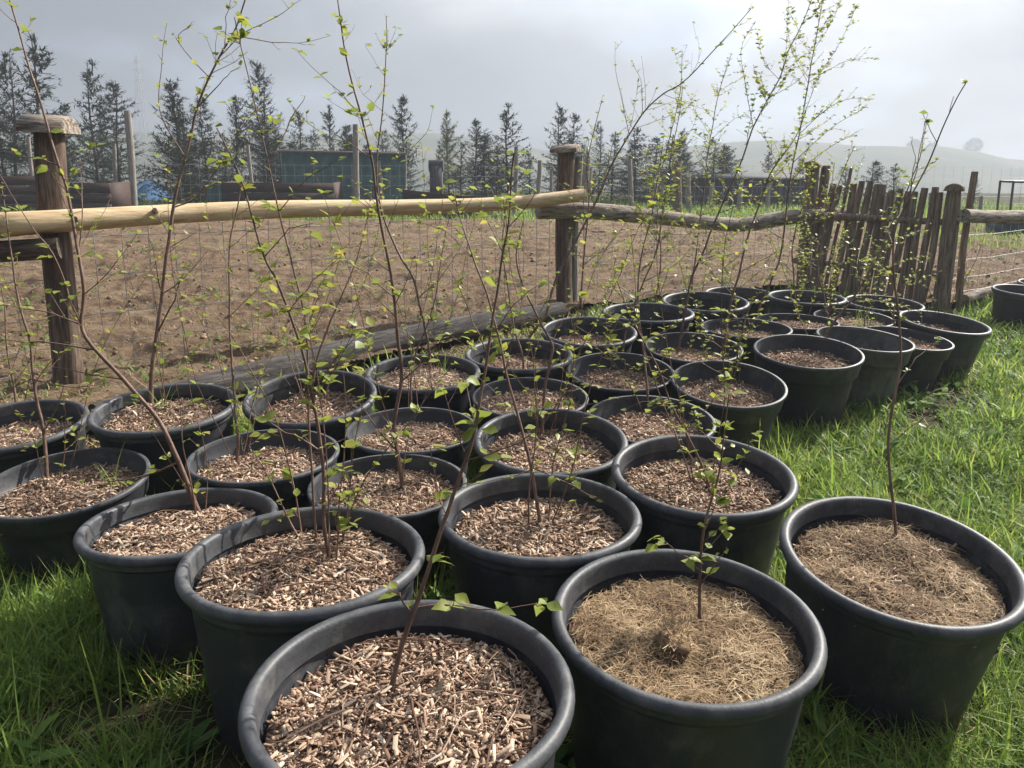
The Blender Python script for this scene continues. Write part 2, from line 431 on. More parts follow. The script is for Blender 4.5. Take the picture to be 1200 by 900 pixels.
FIELD_END = 16.6
def field_h(x, y):
    P = np.stack([x, y, np.zeros_like(x)], -1).reshape(-1, 3)
    n = .026*fbm(P*2.3, 3, 20)+.030*np.abs(fbm(P*7, 2, 30))+.016*vnoise(P*19, 33)
    n = n+.018*np.sin((P[:, 1]*.93+.22*P[:, 0])*9+1.5*vnoise(P*.7, 5))
    return (.045+n).reshape(np.shape(x))
nr, nc = 400, 440
yy = np.geomspace(2.0, FIELD_END+.25, nr)
uu = np.linspace(-1.25, 1.25, nc)
Yf = np.repeat(yy[:, None], nc, 1)
Xf = uu[None]*(Yf*.85+1.4)
Yf = Yf+.18*vnoise(np.stack([Xf*.6, Yf*0, Yf*0], -1).reshape(-1, 3), 9).reshape(Xf.shape)*(Yf > 14)
V = np.stack([Xf, Yf, field_h(Xf, Yf)], -1)
F = grid_faces(nc, nr)
cx = Xf.ravel()[F].mean(1); cyy = Yf.ravel()[F].mean(1)
F = F[cyy > bound(cx)-.02]
used = np.unique(F); remap = np.full(Xf.size, -1); remap[used] = np.arange(len(used))
mb = MB(); mb.add(W(V.reshape(-1, 3)[used]), remap[F])
fld = mb.build('field', M['soil'], smooth=True); fld['kind'] = 'structure'

# the hill across the valley
RA = np.array([-2.0, -.797, -.569, -.342, -.092, .0445, .2266, .3968, .477, .5685, .6146, .6842, .7966, 2.0])
RZ = np.array([.150, .1604, .1645, .162, .1618, .1448, .1498, .157, .1507, .1466, .1413, .1317, .1442, .15])
def hill_z(a, y):
    top = 1.38+300*np.interp(a, RA, RZ)
    t = np.clip((y-95)/205, 0, 1); t = t*t*(3-2*t)
    z = 3.2+(top-3.2)*t-np.clip(y-300, 0, None)*.08
    P = np.stack([a*12, y*.02, a*0], -1).reshape(-1, 3)
    return z+(fbm(P, 3, 60)*1.1).reshape(z.shape)*t
aa = np.linspace(-1.25, 1.25, 200); yh = np.linspace(95, 390, 60)
A, Yh = np.meshgrid(aa, yh)
mb = MB(); mb.add(np.stack([A*Yh, Yh, hill_z(A, Yh)], -1), grid_faces(200, 60))
h = mb.build('hill', M['hill'], smooth=True); h['kind'] = 'structure'

# ------------------------------------------------------------------ pots
# pot: (number, rolled rim 0 / thin rim 1, across, up slope, rim height, rim radius, tilts, mulch depth, mulch, wood chips)
POTS = [
(1,0,-.186,1.122,.462,.306,-.08,-.008,.070,'chips',2600),(2,0,.387,1.384,.424,.297,-.002,.005,.065,'straw',0),
(3,0,1.012,1.667,.414,.294,.091,-.003,.070,'mixed',1300),(4,0,-.522,1.614,.444,.302,-.071,-.009,.060,'chips',2400),
(5,0,.082,1.895,.417,.295,-.037,.001,.072,'chips',2000),(6,0,.625,2.169,.424,.297,.044,.003,.075,'chips',1900),
(7,0,-.989,1.938,.365,.279,-.101,.006,.055,'chips',1900),(8,1,-.419,2.24,.342,.268,-.02,0,.060,'chips',1700),
(9,0,.146,2.517,.398,.289,.074,-.001,.080,'chips',1500),(10,1,-1.569,2.321,.31,.27,.05,0,.065,'chips',1500),
(11,1,-.915,2.471,.35,.271,-.017,-.001,.065,'chips',1400),(12,0,-1.457,2.858,.4,.29,.047,.002,.060,'chips',1300),
(13,0,-2.12,2.864,.317,.29,.05,0,.085,'chips',1000),(14,0,-.889,3.023,.397,.289,.121,.005,.095,'chips',1000),
(15,1,-.409,2.764,.341,.268,-.006,.001,.060,'chips',1200),(16,0,-.442,3.439,.387,.286,.043,.002,.055,'chips',1000),
(17,1,.085,3.167,.347,.27,.04,0,.055,'chips',1000),(18,0,.036,3.738,.402,.291,.042,0,.095,'chips',700),
(19,1,.556,3.549,.363,.274,.087,0,.090,'chips',900),(20,1,.589,2.874,.348,.27,.054,-.002,.070,'chips',1100),
(21,1,1.052,3.345,.362,.274,.14,-.002,.085,'chips',1000),(22,0,.463,4.259,.407,.292,.084,0,.105,'chips',600),
(23,0,.889,4.654,.443,.301,.008,.006,.150,'chips',400),(24,1,1.039,4.012,.371,.277,.07,.003,.085,'chips',700),
(25,1,1.611,3.805,.403,.284,.087,.016,.080,'chips',900),(26,0,1.356,5.017,.447,.302,.047,.011,.150,'chips',300),
(27,1,1.474,4.453,.384,.28,-.001,.009,.070,'chips',600),(28,0,2.264,5.501,.39,.287,.01,-.003,.090,'chips',400),
(29,0,2.807,5.388,.367,.28,.043,-.015,.110,'chips',400),(30,0,2.934,4.806,.35,.286,.075,-.06,.090,'chips',500),
(31,1,2.082,4.148,.39,.27,.05,-.05,.110,'chips',400),(32,1,2.506,4.464,.319,.27,.05,-.06,.055,'chips',500),
(33,1,1.914,4.767,.359,.273,-.02,.004,.045,'chips',600),(34,1,2.398,4.977,.339,.266,.037,-.007,.050,'chips',500),
(35,0,4.63,6.42,.285,.29,.03,-.02,.090,'chips',200),(36,0,5.12,6.80,.28,.29,.03,-.02,.090,'chips',200),
(37,0,1.884,5.92,.333,.29,.05,0,.100,'chips',200)]
POT_LABEL = {
1:'large black rolled-rim pot of wood chips strewn with long thin sticks, beside the straw-filled pot',
2:'black rolled-rim pot mulched with golden straw, a clod beside its stem',
3:'black rolled-rim pot of mixed straw and dark soil standing alone on the grass',
4:'black rolled-rim pot of chips holding two thin stems, next to the stick-strewn pot',
5:'black rolled-rim pot of chips directly behind the gap between straw pot and stick-strewn pot',
6:'black rolled-rim pot of chips between the straw-filled pot and the open grass',
7:'low black pot of chips with a thick stem leaning hard over the fence side',
8:'thin-rimmed black pot of chips behind the pot with two thin stems',
9:'black rolled-rim pot of chips amid the block with a stout stem at its centre',
10:'low thin-rimmed black pot of chips at the outer corner, in front of the log end',
11:'thin-rimmed black pot of chips behind the leaning thick-stemmed sapling',
12:'black rolled-rim pot with pale chips and a thick upright trunk, against the log',
13:'black rolled-rim pot half sunk at the very end of the row by the weathered post',
14:'black rolled-rim pot tipped forward beside the weathered log',
15:'thin-rimmed black pot of chips between two rolled-rim pots below the log',
16:'black rolled-rim pot filled high with fresh orange-tan chips beside the log',
17:'thin-rimmed black pot of chips overhung by the bent double stem',
18:'deep black rolled-rim pot with a branching sapling leaning out, beside the log',
19:'thin-rimmed black pot of chips dotted with bleached stubs',
20:'thin-rimmed black pot of chips squeezed in behind the round central pot',
21:'thin-rimmed black pot tipped forward at the grass edge, two stems inside',
22:'black rolled-rim pot at the log end by the capped middle fence post',
23:'black rolled-rim pot filled only halfway, standing beside the field edge',
24:'thin-rimmed black pot of chips holding the tallest leaning sapling',
25:'thin-rimmed black pot with a stepped collar at the grass edge, dark chips inside',
26:'deep black rolled-rim pot, almost empty, closest to the bare field',
27:'thin-rimmed black pot of chips holding the tall many-branched sapling',
28:'black rolled-rim pot in front of the picket fence corner post',
29:'black rolled-rim pot pushed up against the leaning pickets',
30:'wide black rolled-rim pot tilted towards the grass at the corner of the block',
31:'faded grey pot with a stepped collar at the grass edge',
32:'low thin-rimmed pot wedged between the faded grey pot and the tilted wide pot',
33:'thin-rimmed black pot filled nearly to the brim with chips, behind the stepped-collar pot',
34:'thin-rimmed black pot with grass sprouting in it, behind the faded grey pot',
35:'black pot standing apart on the grass past the picket fence end',
36:'black pot tucked behind the lone pot past the picket fence end',
37:'black pot half hidden behind others at the picket fence corner'}
R0, RT, H0 = .29, .27, .40
def rolled():
    b = MB(); lathe(b, [(.0, .006), (.205, .006), (.222, .0), (.230, .012), (.244, .15), (.256, .28), (.262, .337), (.2635, .340), (.268, .348), (.271, .372), (.268, .374), (.265, .372), (.255, .25), (.238, .10), (.222, .02), (.0, .02)])
    r = MB()
    a = np.linspace(-2.2, 2.75, 14)
    lathe(r, [(.2700, .350), (.2735, .352), (.2740, .366)]+[(.2755+.0145*np.cos(t), .3840+.0160*np.sin(t)) for t in a]+[(.2620, .376), (.2580, .350), (.2640, .349)])
    return b, r
def thin():
    b = MB(); lathe(b, [(.0, .006), (.185, .006), (.200, .0), (.207, .012), (.226, .18), (.236, .288), (.238, .291), (.250, .296), (.2525, .302), (.262, .388), (.259, .389), (.255, .388), (.246, .302), (.229, .285), (.205, .04), (.0, .03)])
    r = MB(); lathe(r, [(.261, .383), (.2685, .384), (.2700, .3895), (.2690, .397), (.2650, .400), (.2560, .399), (.2545, .393), (.2545, .380), (.261, .380)])
    return b, r
PM = {}
for key, fn in ((0, rolled), (1, thin)):
    b, r = fn()
    PM[key] = (b.mesh('pot_wall', M['plastic'], smooth=True), r.mesh('pot_rim', M['plastic_rim'], smooth=True))
b, r = thin(); PM[2] = (b.mesh('pot_wall', M['plastic_grey'], smooth=True), r.mesh('pot_rim', M['plastic_grey'], smooth=True))
for k in PM:
    for me in PM[k]:
        me.set_sharp_from_angle(angle=math.radians(50))

CHIPV = np.array([[-.5, -.32, -.5], [.5, -.22, -.5], [.42, .3, -.5], [-.5, .22, -.5], [-.42, -.3, .5], [.38, -.26, .5], [.5, .2, .5], [-.38, .36, .5]])
CHIP_MESH = []
for k in range(6):
    c = MB(); c.add(CHIPV*(1+U(-.25, .25, (8, 3))), BOXF, U(.35, 1.0))
    CHIP_MESH.append(c.mesh('wood_chip', M['chip']))
POT_MAT = {}
_th, _ph = np.meshgrid(np.linspace(.05, math.pi-.05, 12), np.arange(18)*2*math.pi/18, indexing='ij')
ICO2 = np.stack([np.sin(_th)*np.cos(_ph), np.sin(_th)*np.sin(_ph), np.cos(_th)], -1).reshape(-1, 3)
ICO2F = np.array([[i*18+j, (i+1)*18+j, (i+1)*18+(j+1) % 18, i*18+(j+1) % 18] for i in range(11) for j in range(18)])
TWIG_N = {1: 44, 4: 20, 5: 10, 6: 6, 7: 6, 2: 3, 3: 5, 8: 5, 9: 5, 10: 4, 11: 4, 12: 6}
for (num, kind, px_, py_, ph, pr, tx, ty, sd, mul, nch) in POTS:
    rot = WROT @ Matrix.Rotation(math.atan(tx), 4, 'X') @ Matrix.Rotation(-math.atan(ty), 4, 'Y') @ Matrix.Rotation(U(0, 6.28), 4, 'Z')
    top = Vector(W((px_, py_, ph)))
    base = top-rot.to_3x3() @ Vector((0, 0, ph))
    pot = thing('plant_pot', POT_LABEL[num], 'plant pot', base, 'black nursery pots set close together', rot)
    POT_MAT[num] = (base, rot)
    var = 2 if num == 31 else kind
    s = pr/(RT if kind else R0)
    wall = link('wall', PM[var][0], pot); wall.scale = (s, s, ph/H0)
    rim = link('rim', PM[var][1], pot); rim.scale = (s, s, s); rim.location.z = ph-H0*s
    # mulch surface
    z0 = ph-sd
    ri = (.257 if kind == 0 else .250)*s-.006
    if sd > .10: ri *= .975
    ring = np.linspace(0, 1, 12)**.8; a = np.arange(48)*2*np.pi/48
    Rg, Ag = np.meshgrid(ring*ri, a, indexing='ij')
    Xm, Ym = Rg*np.cos(Ag), Rg*np.sin(Ag)
    def mulch_h(x, y):
        P = np.stack([x*9+num*7.3, y*9, x*0+num], -1).reshape(-1, 3)
        return (fbm(P, 3, 40)*(.010 if mul == 'chips' else .017)).reshape(np.shape(x))-.012*(np.hypot(x, y)/ri)**4
    Vm = np.stack([Xm, Ym, z0+mulch_h(Xm, Ym)], -1)
    i, j = np.meshgrid(np.arange(11), np.arange(48), indexing='ij')
    Fm = np.stack([i*48+j, (i+1)*48+j, (i+1)*48+(j+1) % 48, i*48+(j+1) % 48], -1).reshape(-1, 4)
    mb = MB(); mb.add(Vm, Fm)
    mulch = mb.build('mulch', M['humus'], pot, smooth=True, kind='stuff')
    if nch:
        nch = int(nch*(2.3 if nch > 1800 else 1.7))
        rr = ri*np.sqrt(U(0, 1, nch))*.985; aa_ = U(0, 6.283, nch)
        x, y = rr*np.cos(aa_), rr*np.sin(aa_)
        L = (RNG.gamma(2.2, .0048, nch)*np.where(U(0, 1, nch) < .12, 2.0, 1.0)).clip(.003, .05)
        wd = (L*U(.2, .75, nch)).clip(.002, .013); th = U(.0008, .0028, nch)
        mb = MB()
        tn = np.clip(RNG.beta(1.7, 1.7, nch)+.10*vnoise(np.stack([x*14, y*14, x*0+num], -1), 5), 0, 1)
        if num == 16: tn = tn*.6+.35
        many(mb, CHIPV, BOXF[1:], np.stack([x, y, z0+mulch_h(x, y)+U(.000, .012, nch)], -1), rotmats(U(0, 6.28, nch), RNG.normal(0, .38, nch), RNG.normal(0, .55, nch)), np.stack([L, wd, th], -1), tn)
        mb.build('wood_chips', M['chip'], mulch, kind='stuff')
        if num in (1, 4, 5, 7):          # the biggest chips, one by one
            for k in range({1: 90, 4: 45, 5: 30, 7: 25}[num]):
                rr = ri*math.sqrt(U(0, 1))*.93; a_ = U(0, 6.28)
                x, y = rr*math.cos(a_), rr*math.sin(a_)
                c = link('wood_chip', CHIP_MESH[k % 6], mulch)
                L = U(.020, .042)
                c.location = (x, y, z0+float(mulch_h(np.array([x]), np.array([y]))[0])+U(.010, .016))
                c.rotation_euler = (RNG.normal(0, .2), RNG.normal(0, .2), U(0, 6.28))
                c.scale = (L, L*U(.2, .45), U(.0015, .0035))
    if mul in ('straw', 'mixed'):
        n = 10000 if mul == 'straw' else 7500
        rr = ri*np.sqrt(U(0, 1, n))*.97; a_ = U(0, 6.283, n)
        x, y = rr*np.cos(a_), rr*np.sin(a_)
        if mul == 'mixed':
            keep = vnoise(np.stack([x*9, y*9, x*0], -1), 77) > -.62+.5*U(-1, 1, len(x))
            x, y = x[keep], y[keep]; n = len(x)
        yaw = U(0, 6.28, n)+1.2*vnoise(np.stack([x*12, y*12, x*0], -1), 8); el = RNG.normal(.05, .22, n)
        d0 = np.stack([np.cos(yaw)*np.cos(el), np.sin(yaw)*np.cos(el), np.sin(el)], -1)
        y2 = yaw+RNG.normal(0, .9, n)
        d1 = np.stack([np.cos(y2), np.sin(y2), RNG.normal(-.25, .2, n)], -1)
        L = U(.015, .055, n)
        b0 = np.stack([x, y, z0+mulch_h(x, y)+U(.002, .020, n)], -1)
        e = b0+(d0+d1)*.5*L[:, None]
        ok = np.hypot(e[:, 0], e[:, 1]) < ri
        mb = MB(); ribbons(mb, b0[ok], d0[ok], d1[ok], L[ok], U(.0008, .0022, n)[ok], np.clip(RNG.beta(1.6, 2.0, n)+.28*vnoise(np.stack([x*11, y*11, x*0], -1), 66)-(.08 if mul == 'mixed' else 0), 0, 1)[ok], 3, tip=.5)
        mb.build('straw_litter', M['straw'], mulch, kind='stuff')
    if num == 2:    # the dark clod by the stem
        P = RNG.normal(0, 1, (420, 3)); P /= np.linalg.norm(P, axis=1)[:, None]
        yaw = U(0, 6.28, 420)
        d0 = np.stack([np.cos(yaw), np.sin(yaw), RNG.normal(0, .4, 420)], -1)
        v0 = np.array(rot.to_3x3().inverted() @ (Vector(W((.355, 1.335, ph-sd)))-base))
        lump = MB(); sp = ICO2*(1+.35*vnoise(ICO2*2.2+3, 4)[:, None]); lump.add(v0+sp*np.array([.046, .042, .028])+[0, 0, .028], ICO2F); lump.build('soil_clump', M['clod_straw'], mulch, smooth=True)
        mb = MB(); ribbons(mb, v0+P*np.array([.044, .040, .036])+[0, 0, .028], d0, d0*.4+P, U(.01, .03, 420), U(.0012, .003, 420), RNG.beta(1.6, 2, 420)*.9, 3, tip=.4)
        mb.build('straw_clod', M['straw'], mulch, kind='stuff')
    if num in (34, 12, 16, 10):
        n = 26 if num == 34 else 9; a_ = U(0, 6.28); c0 = np.array([math.cos(a_), math.sin(a_)])*ri*.55
        yaw = U(0, 6.28, n); el = U(1.0, 1.5, n); d0 = np.stack([np.cos(yaw)*np.cos(el), np.sin(yaw)*np.cos(el), np.sin(el)], -1)
        mb = MB(); ribbons(mb, np.stack([c0[0]+RNG.normal(0, .04 if num == 34 else .012, n), c0[1]+RNG.normal(0, .04 if num == 34 else .012, n), np.full(n, z0-.01)], -1), d0, d0-[0, 0, .7], U(.08, .22, n), U(.003, .006, n), U(.2, .8, n), 4)
        mb.build('grass_tuft', M['grass'], pot, kind='stuff')
    if num == 19:
        for k in range(7):
            a_ = U(0, 6.28); rr = ri*math.sqrt(U(.05, .8)); p0 = np.array([rr*math.cos(a_), rr*math.sin(a_), z0-.01]); d = RNG.normal(0, .3, 3)+[0, 0, 1]
            mb = MB(); tube(mb, np.array([p0, p0+d*.02, p0+d*U(.035, .07)]), [.004, .0036, .003], 6, .9); mb.build('stub', M['wood_grey'], mulch)
    for k in range(TWIG_N.get(num, 2)):
        rr = ri*math.sqrt(U(0, .8)); a_ = U(0, 6.28); yaw = U(0, 6.28)
        L = U(.06, .30) if num in (1, 4) else U(.05, .20)
        p0 = np.array([rr*math.cos(a_), rr*math.sin(a_)]); d = np.array([math.cos(yaw), math.sin(yaw)])
        pts = []
        for t in np.linspace(-.5, .5, 7):
            q = p0+d*t*L+np.array([-d[1], d[0]])*math.sin(t*5+k)*L*.05
            r_ = np.hypot(*q)
            if r_ > ri*.96: q = q*ri*.96/r_
            pts.append((q[0], q[1], z0+float(mulch_h(q[:1], q[1:])[0])+.016+.01*math.sin(t*4+k*2)))
        if len(pts) < 3: continue
        mb = MB(); tube(mb, np.array(pts), np.linspace(U(.0012, .0034), .0009, 7), 5, U(0, 1))
        mb.build('twig', M['twig'], mulch, smooth=True)

# ------------------------------------------------------------------ saplings
STEMS = [
(1,12,0.8,30,[(-0.241,1.169,0.372),(-0.218,1.204,0.459),(-0.197,1.229,0.524),(-0.164,1.266,0.617),(-0.139,1.294,0.69),(-0.122,1.309,0.728),(-0.086,1.35,0.833),(-0.064,1.392,0.94),(-0.047,1.425,1.026),(-0.035,1.455,1.103),(-0.024,1.493,1.203),(-0.015,1.511,1.247),(-0.002,1.55,1.348),(0.005,1.571,1.404)],[(0.17,[(-0.191,1.236,0.541),(-0.135,1.25,0.537),(-0.068,1.264,0.524),(-0.016,1.273,0.508),(0.073,1.298,0.515)]),(0.23,[(-0.164,1.266,0.617),(-0.149,1.272,0.635),(-0.135,1.275,0.646)]),(0.15,[(-0.197,1.229,0.524),(-0.214,1.234,0.566),(-0.232,1.235,0.581)]),(0.45,[(-0.093,1.342,0.812),(0.0,1.316,0.851),(0.05,1.306,0.899)]),(0.6,[(-0.05,1.42,1.013),(-0.078,1.432,1.073),(-0.138,1.458,1.207)])]),
(2,9,1.0,26,[(0.439,1.445,0.339),(0.444,1.472,0.432),(0.447,1.498,0.523),(0.46,1.524,0.612),(0.48,1.545,0.683),(0.493,1.56,0.735),(0.502,1.584,0.817),(0.508,1.599,0.871)],[(0.16,[(0.445,1.476,0.446),(0.484,1.468,0.514),(0.49,1.467,0.548)]),(0.2,[(0.446,1.483,0.471),(0.396,1.475,0.52),(0.342,1.464,0.555)]),(0.36,[(0.454,1.511,0.567),(0.494,1.561,0.62),(0.559,1.622,0.681),(0.606,1.677,0.743)]),(0.49,[(0.469,1.533,0.644),(0.423,1.572,0.725),(0.385,1.603,0.788)])]),
(3,10,0.3,19,[(1.092,1.802,0.324),(1.076,1.834,0.454),(1.063,1.856,0.541),(1.056,1.883,0.652),(1.075,1.919,0.798),(1.076,1.957,0.952),(1.055,1.985,1.066),(1.048,2.003,1.141),(1.054,2.023,1.22),(1.091,2.042,1.299),(1.13,2.061,1.377),(1.172,2.085,1.477),(1.203,2.104,1.555),(1.225,2.114,1.594)],[(0.22,[(1.057,1.879,0.635),(1.098,1.886,0.666),(1.144,1.895,0.706),(1.205,1.912,0.781)]),(0.66,[(1.077,2.035,1.269),(1.129,2.109,1.365),(1.164,2.169,1.446),(1.194,2.209,1.501)]),(0.31,[(1.075,1.919,0.798),(1.146,1.97,0.858),(1.221,2.008,0.899)]),(0.69,[(1.091,2.042,1.299),(1.117,2.099,1.388),(1.124,2.144,1.461)])]),
(4,13,0.9,28,[(-0.48,1.689,0.359),(-0.498,1.722,0.473),(-0.504,1.778,0.67),(-0.531,1.815,0.801),(-0.558,1.846,0.909),(-0.591,1.873,1.002),(-0.624,1.898,1.088),(-0.653,1.914,1.146),(-0.713,1.967,1.333),(-0.748,1.989,1.41),(-0.779,2.006,1.468)],[(0.19,[(-0.503,1.772,0.648),(-0.565,1.784,0.687),(-0.633,1.791,0.713),(-0.735,1.812,0.782)]),(0.3,[(-0.531,1.815,0.801),(-0.468,1.859,0.883),(-0.414,1.892,0.945)]),(0.5,[(-0.591,1.873,1.002),(-0.52,1.86,1.088),(-0.434,1.842,1.156)]),(0.7,[(-0.653,1.914,1.146),(-0.588,1.939,1.211),(-0.516,1.948,1.228)])]),
(4,8,0.8,26,[(-0.544,1.786,0.359),(-0.552,1.822,0.499),(-0.56,1.862,0.654),(-0.57,1.938,0.95),(-0.597,1.974,1.093),(-0.634,2.015,1.256),(-0.662,2.049,1.389),(-0.695,2.085,1.53),(-0.727,2.114,1.645),(-0.748,2.141,1.754)],[(0.33,[(-0.57,1.933,0.935),(-0.539,2.008,1.04),(-0.499,2.063,1.116)]),(0.56,[(-0.634,2.015,1.256),(-0.568,2.002,1.328),(-0.448,1.974,1.394)]),(0.67,[(-0.662,2.049,1.389),(-0.61,2.101,1.494),(-0.568,2.136,1.562)])]),
(5,12,0.8,26,[(0.089,1.935,0.322),(0.073,1.982,0.437),(0.06,2.009,0.503),(0.026,2.062,0.632),(-0.018,2.114,0.76),(-0.048,2.166,0.89),(-0.08,2.21,0.998),(-0.126,2.253,1.105),(-0.167,2.307,1.238),(-0.189,2.337,1.314),(-0.171,2.357,1.362)],[(0.19,[(0.062,2.006,0.496),(0.001,1.984,0.478),(-0.075,1.964,0.473),(-0.199,1.927,0.457)]),(0.2,[(0.061,2.008,0.501),(0.145,2.025,0.46),(0.24,2.041,0.395),(0.33,2.056,0.337)]),(0.3,[(0.026,2.062,0.632),(-0.026,2.103,0.681),(-0.107,2.159,0.746)]),(0.5,[(-0.048,2.166,0.89),(0.025,2.146,0.992),(0.1,2.125,1.047)]),(0.7,[(-0.126,2.253,1.105),(-0.215,2.298,1.178),(-0.297,2.318,1.197)])]),
(6,10,0.8,24,[(0.668,2.179,0.329),(0.622,2.2,0.442),(0.562,2.222,0.554),(0.517,2.238,0.638),(0.472,2.259,0.748),(0.42,2.277,0.843),(0.371,2.294,0.937),(0.333,2.309,1.018)],[(0.29,[(0.562,2.222,0.554),(0.66,2.247,0.635),(0.701,2.273,0.715)]),(0.43,[(0.517,2.238,0.638),(0.447,2.234,0.639),(0.376,2.224,0.618)]),(0.57,[(0.472,2.259,0.748),(0.535,2.257,0.834),(0.577,2.256,0.891)])]),
(7,18,0.6,26,[(-1.015,2.105,0.285),(-1.076,2.151,0.454),(-1.145,2.186,0.585),(-1.237,2.216,0.696),(-1.336,2.244,0.802),(-1.384,2.265,0.881),(-1.376,2.294,0.986),(-1.388,2.324,1.099),(-1.416,2.371,1.274),(-1.45,2.397,1.37),(-1.492,2.442,1.54),(-1.554,2.497,1.745),(-1.586,2.529,1.865),(-1.61,2.556,1.967)],[(0.38,[(-1.384,2.265,0.881),(-1.497,2.301,0.907),(-1.595,2.329,0.923),(-1.727,2.359,0.925)]),(0.31,[(-1.335,2.244,0.801),(-1.455,2.23,0.825),(-1.54,2.218,0.836),(-1.636,2.202,0.842)]),(0.38,[(-1.384,2.265,0.881),(-1.407,2.264,0.978),(-1.434,2.26,1.107),(-1.484,2.251,1.229),(-1.541,2.239,1.354)]),(0.54,[(-1.388,2.324,1.099),(-1.393,2.41,1.272),(-1.417,2.482,1.418)]),(0.69,[(-1.45,2.397,1.37),(-1.521,2.4,1.39),(-1.626,2.4,1.408)]),(0.08,[(-1.076,2.151,0.454),(-1.17,2.16,0.407),(-1.328,2.186,0.373),(-1.441,2.205,0.355)])]),
(8,18,0.7,26,[(-0.386,2.327,0.262),(-0.403,2.361,0.401),(-0.415,2.383,0.489),(-0.406,2.398,0.548),(-0.39,2.422,0.645),(-0.395,2.45,0.761),(-0.409,2.491,0.926),(-0.432,2.526,1.069),(-0.466,2.566,1.231),(-0.483,2.604,1.389),(-0.522,2.641,1.54),(-0.559,2.675,1.678),(-0.586,2.71,1.824),(-0.602,2.737,1.934)],[(0.08,[(-0.403,2.361,0.401),(-0.479,2.371,0.494),(-0.536,2.383,0.584)]),(0.46,[(-0.409,2.491,0.926),(-0.514,2.551,1.005),(-0.66,2.612,1.072)]),(0.31,[(-0.39,2.422,0.645),(-0.3,2.447,0.722),(-0.256,2.469,0.794)]),(0.69,[(-0.483,2.604,1.389),(-0.562,2.62,1.436),(-0.68,2.638,1.492),(-0.784,2.669,1.59)]),(0.77,[(-0.522,2.641,1.54),(-0.585,2.638,1.602),(-0.717,2.631,1.734)])]),
(9,16,0.8,24,[(0.114,2.703,0.308),(0.13,2.741,0.502),(0.152,2.767,0.636),(0.158,2.778,0.693),(0.107,2.795,0.785),(0.042,2.82,0.916),(0.018,2.842,1.03),(0.038,2.866,1.159)],[(0.43,[(0.158,2.778,0.693),(0.205,2.854,0.79),(0.235,2.922,0.882)]),(0.13,[(0.128,2.737,0.485),(0.034,2.717,0.544),(-0.034,2.708,0.651)]),(0.04,[(0.119,2.714,0.365),(0.227,2.803,0.482),(0.316,2.837,0.508)]),(0.57,[(0.107,2.795,0.785),(-0.001,2.793,0.82),(-0.085,2.788,0.837)])]),
(10,16,0.8,24,[(-1.72,2.431,0.22),(-1.751,2.513,0.411),(-1.798,2.594,0.599),(-1.835,2.661,0.758),(-1.885,2.722,0.9),(-1.918,2.778,1.031),(-1.945,2.833,1.161),(-1.974,2.883,1.279)],[(0.14,[(-1.751,2.513,0.411),(-1.698,2.531,0.496),(-1.644,2.558,0.621)]),(0.29,[(-1.798,2.594,0.599),(-1.92,2.618,0.551),(-2.003,2.636,0.527)]),(0.28,[(-1.796,2.591,0.594),(-1.641,2.589,0.561),(-1.5,2.605,0.59)]),(0.57,[(-1.885,2.722,0.9),(-1.952,2.715,0.943),(-1.993,2.708,0.96)])]),
(11,12,0.7,24,[(-1.041,2.513,0.265),(-1.048,2.57,0.416),(-1.07,2.65,0.63),(-1.082,2.718,0.814),(-1.093,2.788,1.0),(-1.077,2.846,1.156),(-1.051,2.899,1.298),(-1.042,2.963,1.472)],[(0.14,[(-1.048,2.57,0.416),(-1.109,2.656,0.594),(-1.175,2.722,0.729),(-1.291,2.82,0.928)]),(0.43,[(-1.082,2.718,0.814),(-0.991,2.769,0.905),(-0.901,2.834,1.028)]),(0.57,[(-1.093,2.788,1.0),(-1.151,2.814,1.094),(-1.183,2.849,1.22)])]),
(12,23,0.7,28,[(-1.605,3.032,0.32),(-1.604,3.068,0.468),(-1.576,3.11,0.641),(-1.545,3.149,0.798),(-1.518,3.193,0.979),(-1.477,3.251,1.22),(-1.428,3.294,1.399),(-1.363,3.345,1.611),(-1.269,3.392,1.807),(-1.2,3.419,1.918),(-1.161,3.444,2.022),(-1.117,3.481,2.177)],[(0.73,[(-1.269,3.392,1.807),(-1.173,3.441,1.905),(-1.013,3.493,1.998),(-0.906,3.533,2.073)]),(0.76,[(-1.245,3.402,1.846),(-1.222,3.393,1.964),(-1.167,3.381,2.091)]),(0.8,[(-1.213,3.414,1.897),(-1.045,3.436,1.871),(-0.939,3.456,1.874),(-0.806,3.489,1.907)]),(0.54,[(-1.429,3.293,1.395),(-1.532,3.365,1.552),(-1.557,3.411,1.66),(-1.554,3.473,1.806),(-1.548,3.544,1.971)]),(0.69,[(-1.31,3.371,1.72),(-1.436,3.394,1.864),(-1.375,3.415,1.951)]),(0.44,[(-1.483,3.243,1.185),(-1.397,3.282,1.223),(-1.316,3.365,1.356),(-1.231,3.467,1.522),(-1.134,3.554,1.655)]),(0.18,[(-1.576,3.11,0.641),(-1.472,3.113,0.805),(-1.421,3.116,0.916)]),(0.63,[(-1.364,3.344,1.605),(-1.25,3.364,1.719),(-1.2,3.369,1.754)])]),
(14,14,0.7,24,[(-0.933,3.129,0.297),(-0.912,3.183,0.436),(-0.877,3.24,0.584),(-0.794,3.312,0.77),(-0.718,3.385,0.958),(-0.674,3.458,1.147)],[(0.2,[(-0.912,3.183,0.436),(-1.018,3.202,0.553),(-1.131,3.207,0.611)]),(0.4,[(-0.877,3.24,0.584),(-1.017,3.306,0.69),(-1.128,3.386,0.836)])]),
